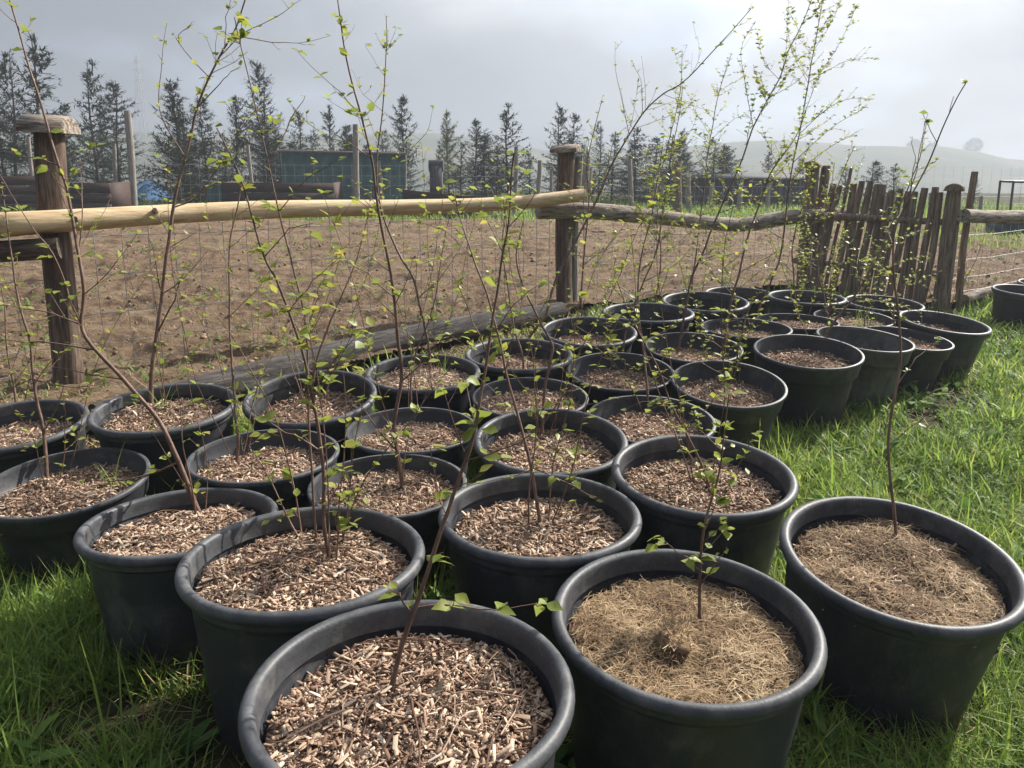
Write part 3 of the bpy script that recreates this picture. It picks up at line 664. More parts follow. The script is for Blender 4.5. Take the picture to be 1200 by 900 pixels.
(15,10,0.6,24,[(-0.441,3.018,0.261),(-0.45,3.076,0.43),(-0.428,3.119,0.557),(-0.383,3.162,0.684),(-0.338,3.212,0.829),(-0.309,3.274,1.011),(-0.279,3.324,1.158)],[(0.33,[(-0.428,3.119,0.557),(-0.505,3.201,0.655),(-0.542,3.266,0.74)]),(0.5,[(-0.383,3.162,0.684),(-0.274,3.241,0.746),(-0.206,3.295,0.795)])]),
(16,17,0.7,26,[(-0.426,3.634,0.317),(-0.451,3.707,0.516),(-0.498,3.77,0.685),(-0.53,3.813,0.8),(-0.604,3.854,0.912),(-0.697,3.933,1.126),(-0.724,4.028,1.386),(-0.7,4.12,1.634),(-0.68,4.222,1.911),(-0.688,4.301,2.128)],[(0.56,[(-0.697,3.933,1.126),(-0.831,4.027,1.263),(-0.929,4.067,1.306)]),(0.67,[(-0.724,4.028,1.386),(-0.59,3.992,1.395),(-0.45,3.979,1.523),(-0.411,3.984,1.648)]),(0.22,[(-0.498,3.77,0.685),(-0.366,3.845,0.81),(-0.255,3.937,0.98)]),(0.78,[(-0.7,4.12,1.634),(-0.814,4.191,1.725),(-0.883,4.277,1.861)])]),
(17,13,0.8,22,[(0.057,3.503,0.267),(0.052,3.547,0.422),(0.016,3.583,0.547),(-0.015,3.631,0.713),(-0.046,3.691,0.921),(-0.038,3.75,1.128),(-0.004,3.81,1.335)],[(0.17,[(0.052,3.547,0.422),(0.138,3.593,0.545),(0.182,3.645,0.689)]),(0.5,[(-0.015,3.631,0.713),(-0.111,3.667,0.838),(-0.176,3.691,0.92)])]),
(18,19,0.5,22,[(0.067,4.256,0.292),(0.145,4.304,0.403),(0.207,4.34,0.486),(0.26,4.42,0.672),(0.35,4.49,0.836),(0.527,4.626,1.156),(0.635,4.726,1.39),(0.816,4.843,1.667),(0.947,4.894,1.787),(1.072,4.923,1.855),(1.255,4.998,2.033),(1.518,5.116,2.314)],[(0.45,[(0.527,4.626,1.156),(0.59,4.656,1.374),(0.633,4.676,1.525),(0.749,4.684,1.624)]),(0.59,[(0.731,4.788,1.536),(0.687,4.831,1.731),(0.642,4.869,1.907),(0.639,4.91,2.093)]),(0.64,[(0.816,4.843,1.667),(0.796,4.816,1.829),(0.733,4.792,1.948)]),(0.55,[(0.635,4.726,1.39),(0.728,4.769,1.578),(0.777,4.835,1.855)]),(0.73,[(0.947,4.894,1.787),(1.075,4.894,1.737),(1.242,4.898,1.687)]),(0.82,[(1.072,4.923,1.855),(1.164,4.999,1.948),(1.203,5.091,2.085),(1.171,5.198,2.252)]),(0.36,[(0.35,4.49,0.836),(0.476,4.529,0.816),(0.643,4.602,0.86)])]),
(19,12,1.0,22,[(0.598,3.814,0.253),(0.62,3.863,0.435),(0.665,3.912,0.616),(0.724,3.948,0.751),(0.792,3.997,0.931),(0.827,4.057,1.155),(0.857,4.117,1.378),(0.9,4.176,1.6),(0.921,4.224,1.776)],[(0.25,[(0.665,3.912,0.616),(0.569,3.997,0.695),(0.479,4.053,0.733)]),(0.38,[(0.724,3.948,0.751),(0.877,3.927,0.848),(0.96,3.92,0.941)]),(0.62,[(0.827,4.057,1.155),(0.75,4.132,1.265),(0.734,4.239,1.445)]),(0.75,[(0.857,4.117,1.378),(0.915,4.111,1.51),(0.979,4.101,1.553)])]),
(20,14,0.9,22,[(0.624,3.092,0.258),(0.61,3.149,0.452),(0.59,3.192,0.602),(0.569,3.246,0.788),(0.587,3.299,0.973),(0.636,3.353,1.159),(0.654,3.395,1.307),(0.676,3.438,1.454)],[(0.14,[(0.61,3.149,0.452),(0.478,3.121,0.54),(0.393,3.104,0.611)]),(0.29,[(0.59,3.192,0.602),(0.748,3.264,0.665),(0.795,3.33,0.773)]),(0.43,[(0.569,3.246,0.788),(0.469,3.304,0.856),(0.415,3.394,1.0)]),(0.71,[(0.636,3.353,1.159),(0.724,3.337,1.235),(0.753,3.336,1.345)])]),
(21,17,0.9,24,[(1.095,3.604,0.262),(1.108,3.661,0.441),(1.121,3.702,0.569),(1.152,3.749,0.718),(1.188,3.783,0.825),(1.232,3.838,0.996),(1.295,3.893,1.167),(1.361,3.947,1.338),(1.473,3.995,1.488),(1.54,4.043,1.638)],[(0.11,[(1.108,3.661,0.441),(0.997,3.66,0.532),(0.959,3.675,0.664)]),(0.33,[(1.152,3.749,0.718),(1.049,3.781,0.825),(0.99,3.807,0.91)]),(0.44,[(1.188,3.783,0.825),(1.342,3.818,0.91),(1.456,3.837,0.952)]),(0.67,[(1.295,3.893,1.167),(1.191,3.876,1.253),(1.142,3.87,1.38)])]),
(21,12,0.8,24,[(1.119,3.517,0.262),(1.148,3.563,0.376),(1.178,3.621,0.52),(1.216,3.671,0.643),(1.281,3.713,0.747),(1.349,3.751,0.839)],[(0.4,[(1.178,3.621,0.52),(1.267,3.62,0.588),(1.327,3.617,0.624)]),(0.05,[(1.127,3.529,0.293),(1.144,3.552,0.379),(1.07,3.546,0.358)])]),
(22,16,0.7,22,[(0.459,4.682,0.277),(0.456,4.729,0.509),(0.47,4.773,0.728),(0.483,4.817,0.945),(0.497,4.86,1.16),(0.483,4.902,1.373),(0.529,4.944,1.584),(0.57,4.975,1.741)],[(0.29,[(0.47,4.773,0.728),(0.605,4.729,0.845),(0.664,4.709,0.956)]),(0.43,[(0.483,4.817,0.945),(0.395,4.818,1.108),(0.353,4.821,1.242)]),(0.57,[(0.497,4.86,1.16),(0.615,4.881,1.321),(0.678,4.901,1.453)])]),
(23,14,0.9,22,[(1.02,5.11,0.303),(1.048,5.188,0.488),(1.083,5.287,0.721),(1.056,5.385,0.956),(1.072,5.485,1.193),(1.127,5.585,1.432),(1.228,5.737,1.796),(1.267,5.89,2.164)],[(0.29,[(1.083,5.287,0.721),(1.253,5.39,0.833),(1.358,5.462,0.919)]),(0.57,[(1.072,5.485,1.193),(0.933,5.519,1.312),(0.87,5.554,1.431)]),(0.71,[(1.127,5.585,1.432),(1.282,5.615,1.553),(1.361,5.655,1.703)])]),
(24,17,1.0,24,[(0.971,4.129,0.271),(1.012,4.192,0.448),(1.038,4.241,0.587),(1.075,4.297,0.746),(1.131,4.337,0.858),(1.23,4.418,1.086),(1.323,4.487,1.28),(1.443,4.591,1.574),(1.532,4.651,1.745),(1.6,4.69,1.854),(1.653,4.742,2.002),(1.758,4.817,2.215),(1.833,4.879,2.389)],[(0.5,[(1.323,4.487,1.28),(1.238,4.605,1.451),(1.12,4.686,1.551)]),(0.58,[(1.443,4.591,1.574),(1.392,4.621,1.766),(1.345,4.658,2.004),(1.422,4.685,2.169)]),(0.75,[(1.6,4.69,1.854),(1.52,4.765,1.971),(1.488,4.868,2.151)]),(0.67,[(1.532,4.651,1.745),(1.704,4.663,1.842),(1.849,4.695,2.011)]),(0.42,[(1.23,4.418,1.086),(1.429,4.458,1.158),(1.613,4.505,1.256)]),(0.33,[(1.131,4.337,0.858),(1.047,4.411,0.985),(1.003,4.489,1.13)])]),
(26,16,1.0,22,[(1.456,5.806,0.297),(1.469,5.862,0.476),(1.496,5.92,0.662),(1.55,6.07,1.139),(1.611,6.205,1.57),(1.679,6.315,1.922),(1.775,6.406,2.214)],[(0.67,[(1.611,6.205,1.57),(1.495,6.308,1.771),(1.438,6.382,1.92)]),(0.5,[(1.55,6.07,1.139),(1.392,6.163,1.304),(1.327,6.231,1.437)]),(0.83,[(1.679,6.315,1.922),(1.79,6.27,1.995),(1.867,6.237,2.024)]),(0.65,[(1.606,6.195,1.538),(1.767,6.14,1.698),(1.886,6.096,1.728)])]),
(27,16,1.0,24,[(1.602,4.727,0.294),(1.671,4.768,0.478),(1.733,4.806,0.643),(1.785,4.84,0.797),(1.825,4.943,1.254),(1.881,5.01,1.554),(1.925,5.08,1.872),(1.95,5.123,2.066),(1.994,5.184,2.342),(2.015,5.22,2.507)],[(0.44,[(1.825,4.943,1.254),(1.946,4.933,1.378),(2.115,4.914,1.51),(2.188,4.901,1.536)]),(0.56,[(1.881,5.01,1.554),(2.014,4.997,1.695),(2.183,4.967,1.771),(2.282,4.938,1.754)]),(0.49,[(1.848,4.97,1.377),(2.044,4.901,1.587),(2.213,4.836,1.712)]),(0.67,[(1.925,5.08,1.872),(2.061,5.061,1.958),(2.182,5.04,2.006),(2.317,5.006,2.018)]),(0.59,[(1.894,5.03,1.644),(2.016,5.141,1.915),(2.196,5.255,2.188),(2.278,5.334,2.381)]),(0.67,[(1.925,5.08,1.872),(1.855,5.204,2.051),(1.833,5.334,2.251),(1.872,5.46,2.455)]),(0.78,[(1.95,5.123,2.066),(2.059,5.149,2.247),(2.129,5.177,2.425)]),(0.36,[(1.793,4.861,0.89),(1.632,4.873,1.0),(1.523,4.901,1.162)]),(0.44,[(1.825,4.943,1.254),(1.706,4.982,1.431),(1.628,5.019,1.59)])]),
(25,16,0.8,24,[(1.813,4.158,0.303),(1.917,4.217,0.467),(2.0,4.251,0.563),(2.073,4.286,0.66),(2.131,4.317,0.747),(2.22,4.37,0.893),(2.274,4.418,1.029),(2.365,4.483,1.21),(2.451,4.553,1.406),(2.491,4.623,1.603)],[(0.22,[(2.0,4.251,0.563),(2.155,4.294,0.587),(2.386,4.33,0.539),(2.504,4.342,0.494)]),(0.0,[(1.813,4.158,0.303),(1.771,4.237,0.399),(1.721,4.362,0.556),(1.702,4.422,0.635)]),(0.44,[(2.131,4.317,0.747),(2.03,4.344,0.895),(1.945,4.369,1.032)]),(0.56,[(2.22,4.37,0.893),(2.362,4.419,0.964),(2.503,4.449,0.987)])]),
(33,14,1.0,22,[(2.028,4.975,0.299),(1.989,5.02,0.46),(1.974,5.067,0.633),(1.959,5.114,0.805),(2.014,5.176,1.035),(2.082,5.223,1.206),(2.108,5.277,1.405)],[(0.33,[(1.974,5.067,0.633),(1.871,5.149,0.741),(1.834,5.219,0.853)]),(0.67,[(2.014,5.176,1.035),(2.13,5.166,1.123),(2.197,5.178,1.322)])]),
(34,14,1.0,22,[(2.295,5.115,0.269),(2.258,5.193,0.46),(2.22,5.257,0.618),(2.274,5.372,0.9),(2.342,5.444,1.078),(2.446,5.553,1.347),(2.514,5.602,1.467)],[(0.17,[(2.258,5.193,0.46),(2.382,5.24,0.608),(2.475,5.278,0.727)]),(0.33,[(2.22,5.257,0.618),(2.12,5.321,0.72),(2.101,5.41,0.896)]),(0.67,[(2.342,5.444,1.078),(2.501,5.498,1.228),(2.579,5.57,1.437)])]),
(28,14,1.0,22,[(2.395,5.967,0.27),(2.419,6.025,0.489),(2.448,6.098,0.763),(2.55,6.153,0.967),(2.632,6.198,1.137),(2.668,6.261,1.374)],[(0.4,[(2.448,6.098,0.763),(2.305,6.14,0.898),(2.233,6.171,1.0)]),(0.2,[(2.419,6.025,0.489),(2.528,5.991,0.636),(2.612,5.964,0.709)])]),
(29,14,1.0,22,[(2.989,5.948,0.247),(3.012,5.991,0.461),(3.08,6.025,0.633),(3.095,6.066,0.838),(3.174,6.086,0.94)],[(0.25,[(3.012,5.991,0.461),(3.192,6.028,0.563),(3.407,6.055,0.631)]),(0.5,[(3.08,6.025,0.633),(2.964,6.064,0.768),(2.906,6.087,0.849)])]),
(30,10,0.3,20,[(3.107,5.09,0.24),(3.162,5.145,0.379),(3.249,5.203,0.524),(3.356,5.266,0.682),(3.412,5.319,0.817)],[(0.0,[(3.107,5.09,0.24),(3.029,5.075,0.318),(2.958,5.061,0.364)])]),
(31,9,0.8,20,[(2.368,4.741,0.27),(2.369,4.799,0.445),(2.346,4.852,0.609),(2.3,4.897,0.746)],[(0.33,[(2.369,4.799,0.445),(2.471,4.832,0.556),(2.528,4.857,0.638)])]),
(32,10,0.9,20,[(2.609,4.775,0.239),(2.593,4.833,0.41),(2.646,4.879,0.548),(2.758,4.917,0.659),(2.817,4.954,0.77)],[(0.17,[(2.598,4.814,0.355),(2.772,4.839,0.332),(2.904,4.84,0.248)]),(0.5,[(2.646,4.879,0.548),(2.758,4.899,0.603),(2.905,4.924,0.67)])]),
(13,12,0.7,22,[(-2.338,3.199,0.207),(-2.356,3.252,0.368),(-2.391,3.303,0.521),(-2.406,3.366,0.713),(-2.449,3.429,0.906)],[(0.25,[(-2.356,3.252,0.368),(-2.28,3.288,0.484),(-2.259,3.323,0.6)]),(0.5,[(-2.391,3.303,0.521),(-2.513,3.333,0.576),(-2.58,3.359,0.632)])]),
(36,8,0.5,18,[(5.227,7.145,0.16),(5.275,7.207,0.406),(5.331,7.268,0.651)],[])]
LEAFV = np.array([[0, 0, 0], [-.30, .30, .06], [.30, .30, .06], [-.34, .52, .05], [.34, .52, .05], [-.17, .80, .01], [.17, .80, .01], [0, 1.05, -.08], [0, .30, -.02], [0, .55, -.03], [0, .80, -.05]])
LEAFF3 = np.array([[0, 8, 1], [0, 2, 8], [5, 10, 7], [10, 6, 7]])
LEAFF4 = np.array([[1, 8, 9, 3], [8, 2, 4, 9], [3, 9, 10, 5], [9, 4, 6, 10]])
def leaf_mb(mb, pos, rot, size, tint):
    many(mb, LEAFV, LEAFF3, pos, rot, np.repeat(size[:, None], 3, 1), tint)
    mb.n -= 0
    k = len(LEAFV); N = len(pos)
    F = (LEAFF4[None]+(np.arange(N)*k)[:, None, None]).reshape(-1, 4)
    mb.f.append(F+mb.n-N*k)
LEAF_MESH = []
for k in range(6):
    mb = MB()
    v = LEAFV.copy(); v[:, 2] += U(-.05, .05, len(v)); v[:, 2] -= v[:, 1]**2*U(0, .35); v[:, 0] *= U(.75, 1.05)
    LEAFV_ = LEAFV; LEAFV = v
    leaf_mb(mb, np.zeros((1, 3)), np.eye(3)[None], np.ones(1), np.array([U(.1, .9)]))
    LEAFV = LEAFV_
    LEAF_MESH.append(mb.mesh('leaf', M['leaf']))

SAP_LABEL = {
1:'tall slender sapling arching over from the stick-strewn pot, large leaves at its tip',
2:'short thin sapling with yellowish leaves in the straw-mulched pot',
3:'long bare wand of a sapling with one yellow leaf, in the pot standing alone',
4:'thin reddish sapling in the pot that holds two stems',
5:'zigzag sapling with a row of pale leaves, in the pot behind the straw pot',
6:'small leaning sapling in the pot beside the open grass',
7:'thick-stemmed sapling leaning hard away over the grass, long bare side shoots',
8:'kinked stout sapling rising out of the thin-rimmed pot behind the two-stemmed one',
9:'stout straight sapling in the central pot, crossed by bare twigs',
10:'straight brown sapling in the low outer corner pot',
11:'upright whip sapling in the pot behind the leaning thick stem',
12:'thick dark sapling trunk curving up and forking high, in the pot against the log',
13:'thin sapling in the half-sunk pot at the end of the row',
14:'slanting sapling in the pot tipped forward beside the log',
15:'thin dark sapling in the thin-rimmed pot below the log',
16:'sapling with bright leaves along its upper shoots, in the pot of fresh orange-tan chips',
17:'sapling with a bent twin stem in the pot behind the central one',
18:'dark branching sapling leaning far out past the capped middle post',
19:'slender leafy sapling in the pot dotted with bleached stubs',
20:'upright leafy sapling in the pot squeezed behind the central pot',
21:'curved leafy sapling in the forward-tipped pot at the grass edge',
22:'straight thin sapling by the capped middle fence post',
23:'sapling rising from the half-filled pot beside the field edge',
24:'tallest leaning sapling, dense with small leaves against the sky',
25:'oblique sapling slanting from the stepped-collar pot across the pickets',
26:'straight upright sapling from the nearly empty pot by the bare field',
27:'tall many-branched sapling spreading small leaves against the sky',
28:'leafy sapling in front of the picket fence corner post',
29:'leafy sapling touching the leaning pickets',
30:'bare little whip in the wide tilted pot',
31:'short sapling in the faded grey pot',
32:'sapling with a drooping side shoot in the low wedged pot',
33:'leafy sapling from the brim-full pot behind the stepped-collar pot',
34:'leafy sapling in the pot with grass sprouting in it',
36:'small sapling in the pot tucked behind the lone pot'}
seen = {}
def leaf_rot(d, n):
    """leaf frames: +Y along the leaf, drooping a little"""
    yaw = U(0, 6.283, n)
    out = np.stack([np.cos(yaw), np.sin(yaw), U(-.35, .45, n)], -1)
    y = out+d*U(.1, .9, n)[:, None]; y /= np.linalg.norm(y, axis=1)[:, None]
    ref = np.stack([RNG.normal(0, .4, n), RNG.normal(0, .4, n), np.ones(n)], -1)
    x = np.cross(y, ref); x /= np.linalg.norm(x, axis=1)[:, None]+1e-9
    z = np.cross(x, y)
    return np.stack([x, y, z], -1)

for si, (pnum, dia, leafy, lsize, pts, brs) in enumerate(STEMS):
    P = smooth_path(W(np.array(pts)), 4)
    seg = np.linalg.norm(np.diff(P, axis=0), axis=1); s = np.concatenate([[0], np.cumsum(seg)]); total = s[-1]
    # a little growth wobble
    wob = np.stack([vnoise(np.stack([s*9, s*0+si, s*0], -1), 1), vnoise(np.stack([s*9, s*0+si, s*0+9], -1), 2), s*0], -1)
    P = P+wob*.004
    base = P[0].copy()
    key = pnum if pnum not in seen else pnum+100
    seen[pnum] = 1
    label = SAP_LABEL[pnum] if key < 100 else {4: 'hair-thin second sapling reaching high in the pot that holds two stems', 21: 'short second sapling with two yellow leaves in the forward-tipped pot'}[pnum]
    sap = thing('sapling', label, 'sapling', base, 'saplings leafing out in the pots')
    rad = dia*.00042
    Rr = rad*(1-.80*(s/total))+.0006
    Rr[s < .03] *= 1.15
    mb = MB(); tube(mb, P, Rr, 7, U(.2, .8)); mb.build('stem', M['bark'], sap, base, True)
    LP, LD = [], []      # leaf places
    def along(Q, a, b, step):
        sg = np.linalg.norm(np.diff(Q, axis=0), axis=1); c = np.concatenate([[0], np.cumsum(sg)])
        n = max(1, int((b-a)*c[-1]/step))
        for t in np.linspace(a, b, n+1):
            q = np.array([np.interp(t*c[-1], c, Q[:, k]) for k in range(3)])
            q2 = np.array([np.interp(min(1, t+.05)*c[-1], c, Q[:, k]) for k in range(3)])
            d = q2-q; d /= np.linalg.norm(d)+1e-9
            for _ in range(RNG.integers(1, 5)):
                LP.append(q+RNG.normal(0, .003, 3)); LD.append(d)
    branches = []
    for (t, bp) in brs:
        Q = smooth_path(W(np.array(bp)), 4)
        c = np.linspace(0, 1, len(Q))[:, None]
        Q = Q+np.stack([vnoise(np.stack([c[:, 0]*6, c[:, 0]*0+si, c[:, 0]*0+len(branches)], -1), k) for k in (4, 5, 6)], -1)*.006*np.minimum(c*3, 1)
        branches.append((Q, max(rad*(1-.75*t)*.55, .0016)))
    if pnum >= 19: leafy = leafy*1.12
    if pnum >= 4:
        for k in range(int(RNG.integers(1, 4)) if pnum >= 19 else int(RNG.integers(2, 4))):     # thin shoots from the foot
            a_ = U(0, 6.28); d = np.array([math.cos(a_)*.25, math.sin(a_)*.25, 1.]); L = U(.25, .75) if pnum >= 19 else U(.35, 1.25)
            pa = [P[0]+np.array([math.cos(a_), math.sin(a_), 0])*U(.01, .07)]
            for m in range(6):
                d = d+RNG.normal(0, .10, 3); d /= np.linalg.norm(d); pa.append(pa[-1]+d*L/6)
            branches.append((smooth_path(pa, 2), U(.0016, .0032)))
    nb = int(total*(10 if pnum >= 19 else 8.5)*(.35+.65*leafy))
    sides = U(0, 6.28)
    for k in range(nb):
        t = U(.22, .97)
        i0 = min(int(np.searchsorted(s, t*total)), len(P)-2)
        d = P[i0+1]-P[i0]; d /= np.linalg.norm(d)
        sides += 2.4+U(-.4, .4)
        o = np.array([math.cos(sides), math.sin(sides), 0]); o -= d*np.dot(o, d); o /= np.linalg.norm(o)
        L = total*U(.08, .22)*(1.15-t)+.03
        q = P[i0]+(P[i0+1]-P[i0])*.5
        pa = [q]; dd = d*.62+o*.78
        for m in range(5):
            dd = dd+np.array([0, 0, .06])+RNG.normal(0, .07, 3); dd /= np.linalg.norm(dd)
            pa.append(pa[-1]+dd*L/5)
        branches.append((np.array(pa), max(rad*(1-.8*t)*.38, .0011)))
    for bi, (Q, r_) in enumerate(branches):
        mb = MB(); tube(mb, Q, np.linspace(r_, max(.0007, r_*.3), len(Q)), 5, U(.2, .8))
        L = np.linalg.norm(np.diff(Q, axis=0), axis=1).sum()
        for m in range(int(L*(17 if pnum >= 19 else 12)*leafy+.3)):           # short side spurs
            i0 = RNG.integers(1, len(Q)-1); d = Q[i0+1]-Q[i0]; d /= np.linalg.norm(d)+1e-9
            dd = d*.6+RNG.normal(0, .55, 3)+[0, 0, .2]; dd /= np.linalg.norm(dd)
            l = U(.02, .09)*min(1, L*3); tw = np.array([Q[i0], Q[i0]+dd*l*.5, Q[i0]+dd*l+[0, 0, .004]])
            tube(mb, tw, [r_*.5, r_*.4, .0006], 4, U(.2, .8))
            LP.append(tw[-1]); LD.append(dd)
            if U(0, 1) < .6: LP.append(tw[1]); LD.append(dd)
        mb.build('branch', M['bark'], sap, base, True)
        if bi < len(brs) or U(0, 1) < .25+.75*leafy: along(Q, .25, 1, (.036 if pnum >= 19 else .062)/max(leafy, .3))
    along(P, .5 if total > .9 else .3, 1, (.055 if pnum >= 19 else .075)/max(leafy, .3))
    LP, LD = np.array(LP), np.array(LD)
    n = len(LP)
    size = lsize*.001*(1.12 if pnum < 10 else 1.0)*U(.5, 1.35, n)
    rots = leaf_rot(LD, n)
    tint = np.clip(RNG.normal(.5, .2, n), 0, 1)
    tint[U(0, 1, n) < .03] = 1.0
    near = pnum in (1, 2, 3, 4, 5, 6, 7) and key < 100
    cap_n = 34 if near else 0
    order = np.argsort(-size)
    for i in order[:cap_n]:
        lf = link('leaf', LEAF_MESH[int(RNG.integers(6))], sap)
        m = Matrix(rots[i].tolist()).to_4x4(); m.translation = Vector(LP[i]-base)
        lf.matrix_basis = m @ Matrix.Scale(float(size[i]), 4)
    rest = order[cap_n:]
    if len(rest):
        mb = MB(); leaf_mb(mb, LP[rest], rots[rest], size[rest], tint[rest])
        mb.build('leaves', M['leaf'], sap, base, kind='stuff')

# ------------------------------------------------------------------ the near fence
UP = np.array([0, SN, CS])        # plumb, written in the slope frame
def post_mesh(mb, base, top, r0, r1, n=14, seed=0, rough=.12):
    base, top = np.array(base, float), np.array(top, float)
    m = 14; t = np.linspace(0, 1, m)[:, None]
    P = base+(top-base)*t
    P[:, 0] += .012*np.sin(t[:, 0]*5+seed)
    a = np.arange(n)
    rg = 1+rough*vnoise(np.stack([np.repeat(a[None]*1.7, m, 0), np.repeat(t*1.2, n, 1), np.full((m, n), seed*3.1)], -1).reshape(-1, 3), 7).reshape(m, n)
    rg[-1] *= .97
    tube(mb, W(P), np.linspace(r0, r1, m), n, .5, True, rg)

fence = thing('wooden_fence', 'rustic rail fence of weathered capped posts, log rails and wire mesh beside the tilled field', 'fence', W((.5, 6.91, 0)))
FO = np.array(fence.location)
def fpart(mb, name, mat, parent=fence, smooth=True, kind=None):
    return build_along(mb, name, mat, parent, FO, mb.dir, smooth) if hasattr(mb, 'dir') else mb.build(name, mat, parent, FO, smooth, kind)
def plumb(b, L, dx=0): return np.array([b[0]+dx, b[1], 0])+UP*L
# posts: base, length, radius, cap size (across, along)
for k, (b, L, r, cap, dx) in enumerate([((-2.78, 4.28), 1.55, .082, (.128, .12), .05), ((.50, 6.91), 1.47, .078, (.13, .12), 0), ((3.26, 8.02), 1.33, .072, (.085, .085), 0), ((4.25, 6.98), 1.13, .058, (.075, .08), -.03)]):
    mb = MB(); post_mesh(mb, (b[0], b[1], -.1), plumb(b, L, dx), r, r*.97, 18, k+1, .10)
    post = fpart(mb, 'post', M['wood_dark'] if k in (0, 1) else M['wood_old'], smooth=False)
    # half-round cap: a split log laid over the post
    top = plumb(b, L, dx); w, l = cap; n = 11
    a = np.linspace(0, math.pi, n)
    ax = (np.array([1., .10, -.04]) if k == 0 else np.array([1., -.35, .04]) if k == 1 else np.array([.6, .8, 0]))
    ax /= np.linalg.norm(ax)
    sd_ = np.cross([0, 0, 1], ax); sd_ /= np.linalg.norm(sd_); up_ = np.cross(ax, sd_)
    V = []
    for e, sc in ((-1, .86), (-.93, 1), (0, 1.03), (.93, 1), (1, .86)):
        for t in a:
            V.append(top+ax*e*w+sd_*math.cos(t)*l*1.05*sc*(1+.05*math.sin(7*t+k))+up_*(math.sin(t)*(.098 if k == 0 else .07)*sc-.006))
    V = np.array(V); i, j = np.meshgrid(np.arange(4), np.arange(n-1), indexing='ij')
    Fq = np.stack([i*n+j, i*n+j+1, (i+1)*n+j+1, (i+1)*n+j], -1).reshape(-1, 4)
    mb = MB(); mb.add(W(V), Fq)
    mb.add(W(V[:n]), np.array([np.arange(n)])); mb.add(W(V[-n:]), np.array([np.arange(n)[::-1]]))
    mb.add(W(V[np.array([[i*n, (i)*n+n-1] for i in range(5)]).ravel()]), np.array([[2*i, 2*i+2, 2*i+3, 2*i+1] for i in range(4)]))
    mb.build('cap', M['rail_grey'] if k < 2 else M['wood_old'], post, FO)
# second stakes tied to the posts
for b, L, r in [((.60, 6.98), 1.42, .045), ((3.40, 8.06), 1.34, .055), ((4.42, 7.06), 1.30, .035)]:
    mb = MB(); post_mesh(mb, (b[0], b[1], -.1), plumb(b, L, .02), r, r*.9, 10, 7+L, .12); fpart(mb, 'stake', M['wood_grey'] if L > 1.4 else M['wood_old'], smooth=False)
def rail(pts, r0, r1, mat, seed, name='rail', rough=.10):
    P = smooth_path(W(np.array(pts)), 6); m = len(P); n = 14
    rg = 1+rough*vnoise(np.stack([np.repeat(np.arange(n)[None]*1.3, m, 0), np.repeat(np.arange(m)[:, None]*.16, n, 1), np.full((m, n), seed*2.7)], -1).reshape(-1, 3), 3).reshape(m, n)
    mb = MB(); tube(mb, P, np.linspace(r0, r1, m)*(1+.04*np.sin(np.arange(m)*.5+seed)), n, .5, True, rg)
    mb.dir = P[-1]-P[0]
    return mb
new_rail = fpart(rail([(-2.97, 4.18, 1.015), (-2.74, 4.27, 1.03), (-1.85, 5.22, 1.04), (-.86, 6.02, 1.015), (.0, 6.58, 1.02), (.66, 6.92, 1.075)], .070, .056, M['rail_new'], 1), 'rail', M['rail_new'])
new_rail['label'] = 'pale freshly peeled rail'
# knots on the peeled rail
for q in [(-2.60, 4.40, 1.03), (-2.28, 4.72, 1.06)]:
    mb = MB(); c = W(np.array(q)); d = W(np.array(q)+np.array([.05, -.11, .03]))-c
    tube(mb, np.array([c, c+d*.5, c+d*.62]), [.02, .017, .012], 8, .5); kn = mb.build('knot', M['wood_old'], new_rail, FO, True); kn.matrix_basis = new_rail.matrix_basis.inverted()
fpart(rail([(-4.6, 3.35, .84), (-3.6, 3.94, .85), (-2.66, 4.28, .885)], .062, .06, None, 2), 'rail', M['rail_dark'])
fpart(rail([(.24, 6.90, .93), (.8, 7.10, .915), (1.39, 7.46, .84), (2.38, 7.85, .73), (3.0, 7.98, .80), (3.75, 8.2, .815)], .082, .07, None, 3), 'rail', M['rail_grey'])
fpart(rail([(4.27, 7.0, .89), (5.2, 7.7, .83), (6.7, 8.75, .79), (8.2, 9.8, .76)], .066, .06, None, 4), 'rail', M['rail_grey'])
def wires(a, b, h0, h1, nv, hs, sag=.02):
    mb = MB(); a, b = np.array(a), np.array(b)
    for k in range(nv+1):
        p = a+(b-a)*k/nv; j = RNG.normal(0, .006)
        tube(mb, W(np.array([(p[0]+j, p[1], h0), (p[0]-j, p[1]+.01, (h0+h1)/2), (p[0]+j*.5, p[1]+.139*h1*.6, h1)])), .0023, 4, .5, False)
    for hh in hs:
        t = np.linspace(0, 1, 12)
        tube(mb, W(np.stack([a[0]+(b[0]-a[0])*t, a[1]+(b[1]-a[1])*t+.083*hh, hh-sag*np.sin(t*np.pi)+.006*np.sin(t*23)], -1)), .0024, 4, .5, False)
    return mb
HS = (.12, .26, .44, .68, .92)
fpart(wires((-2.74, 4.40), (.47, 6.98), .02, .97, 26, HS), 'wire_mesh', M['wire'], smooth=False, kind='stuff')
fpart(wires((-4.6, 3.0), (-2.82, 4.36), .02, .90, 12, HS), 'wire_mesh', M['wire'], smooth=False, kind='stuff')
fpart(wires((.55, 7.0), (3.2, 8.08), .02, .82, 18, HS[:4]), 'wire_mesh', M['wire'], smooth=False, kind='stuff')
fpart(wires((4.32, 7.1), (8.0, 9.7), .02, .80, 22, HS[:4]), 'wire_mesh', M['wire'], smooth=False, kind='stuff')

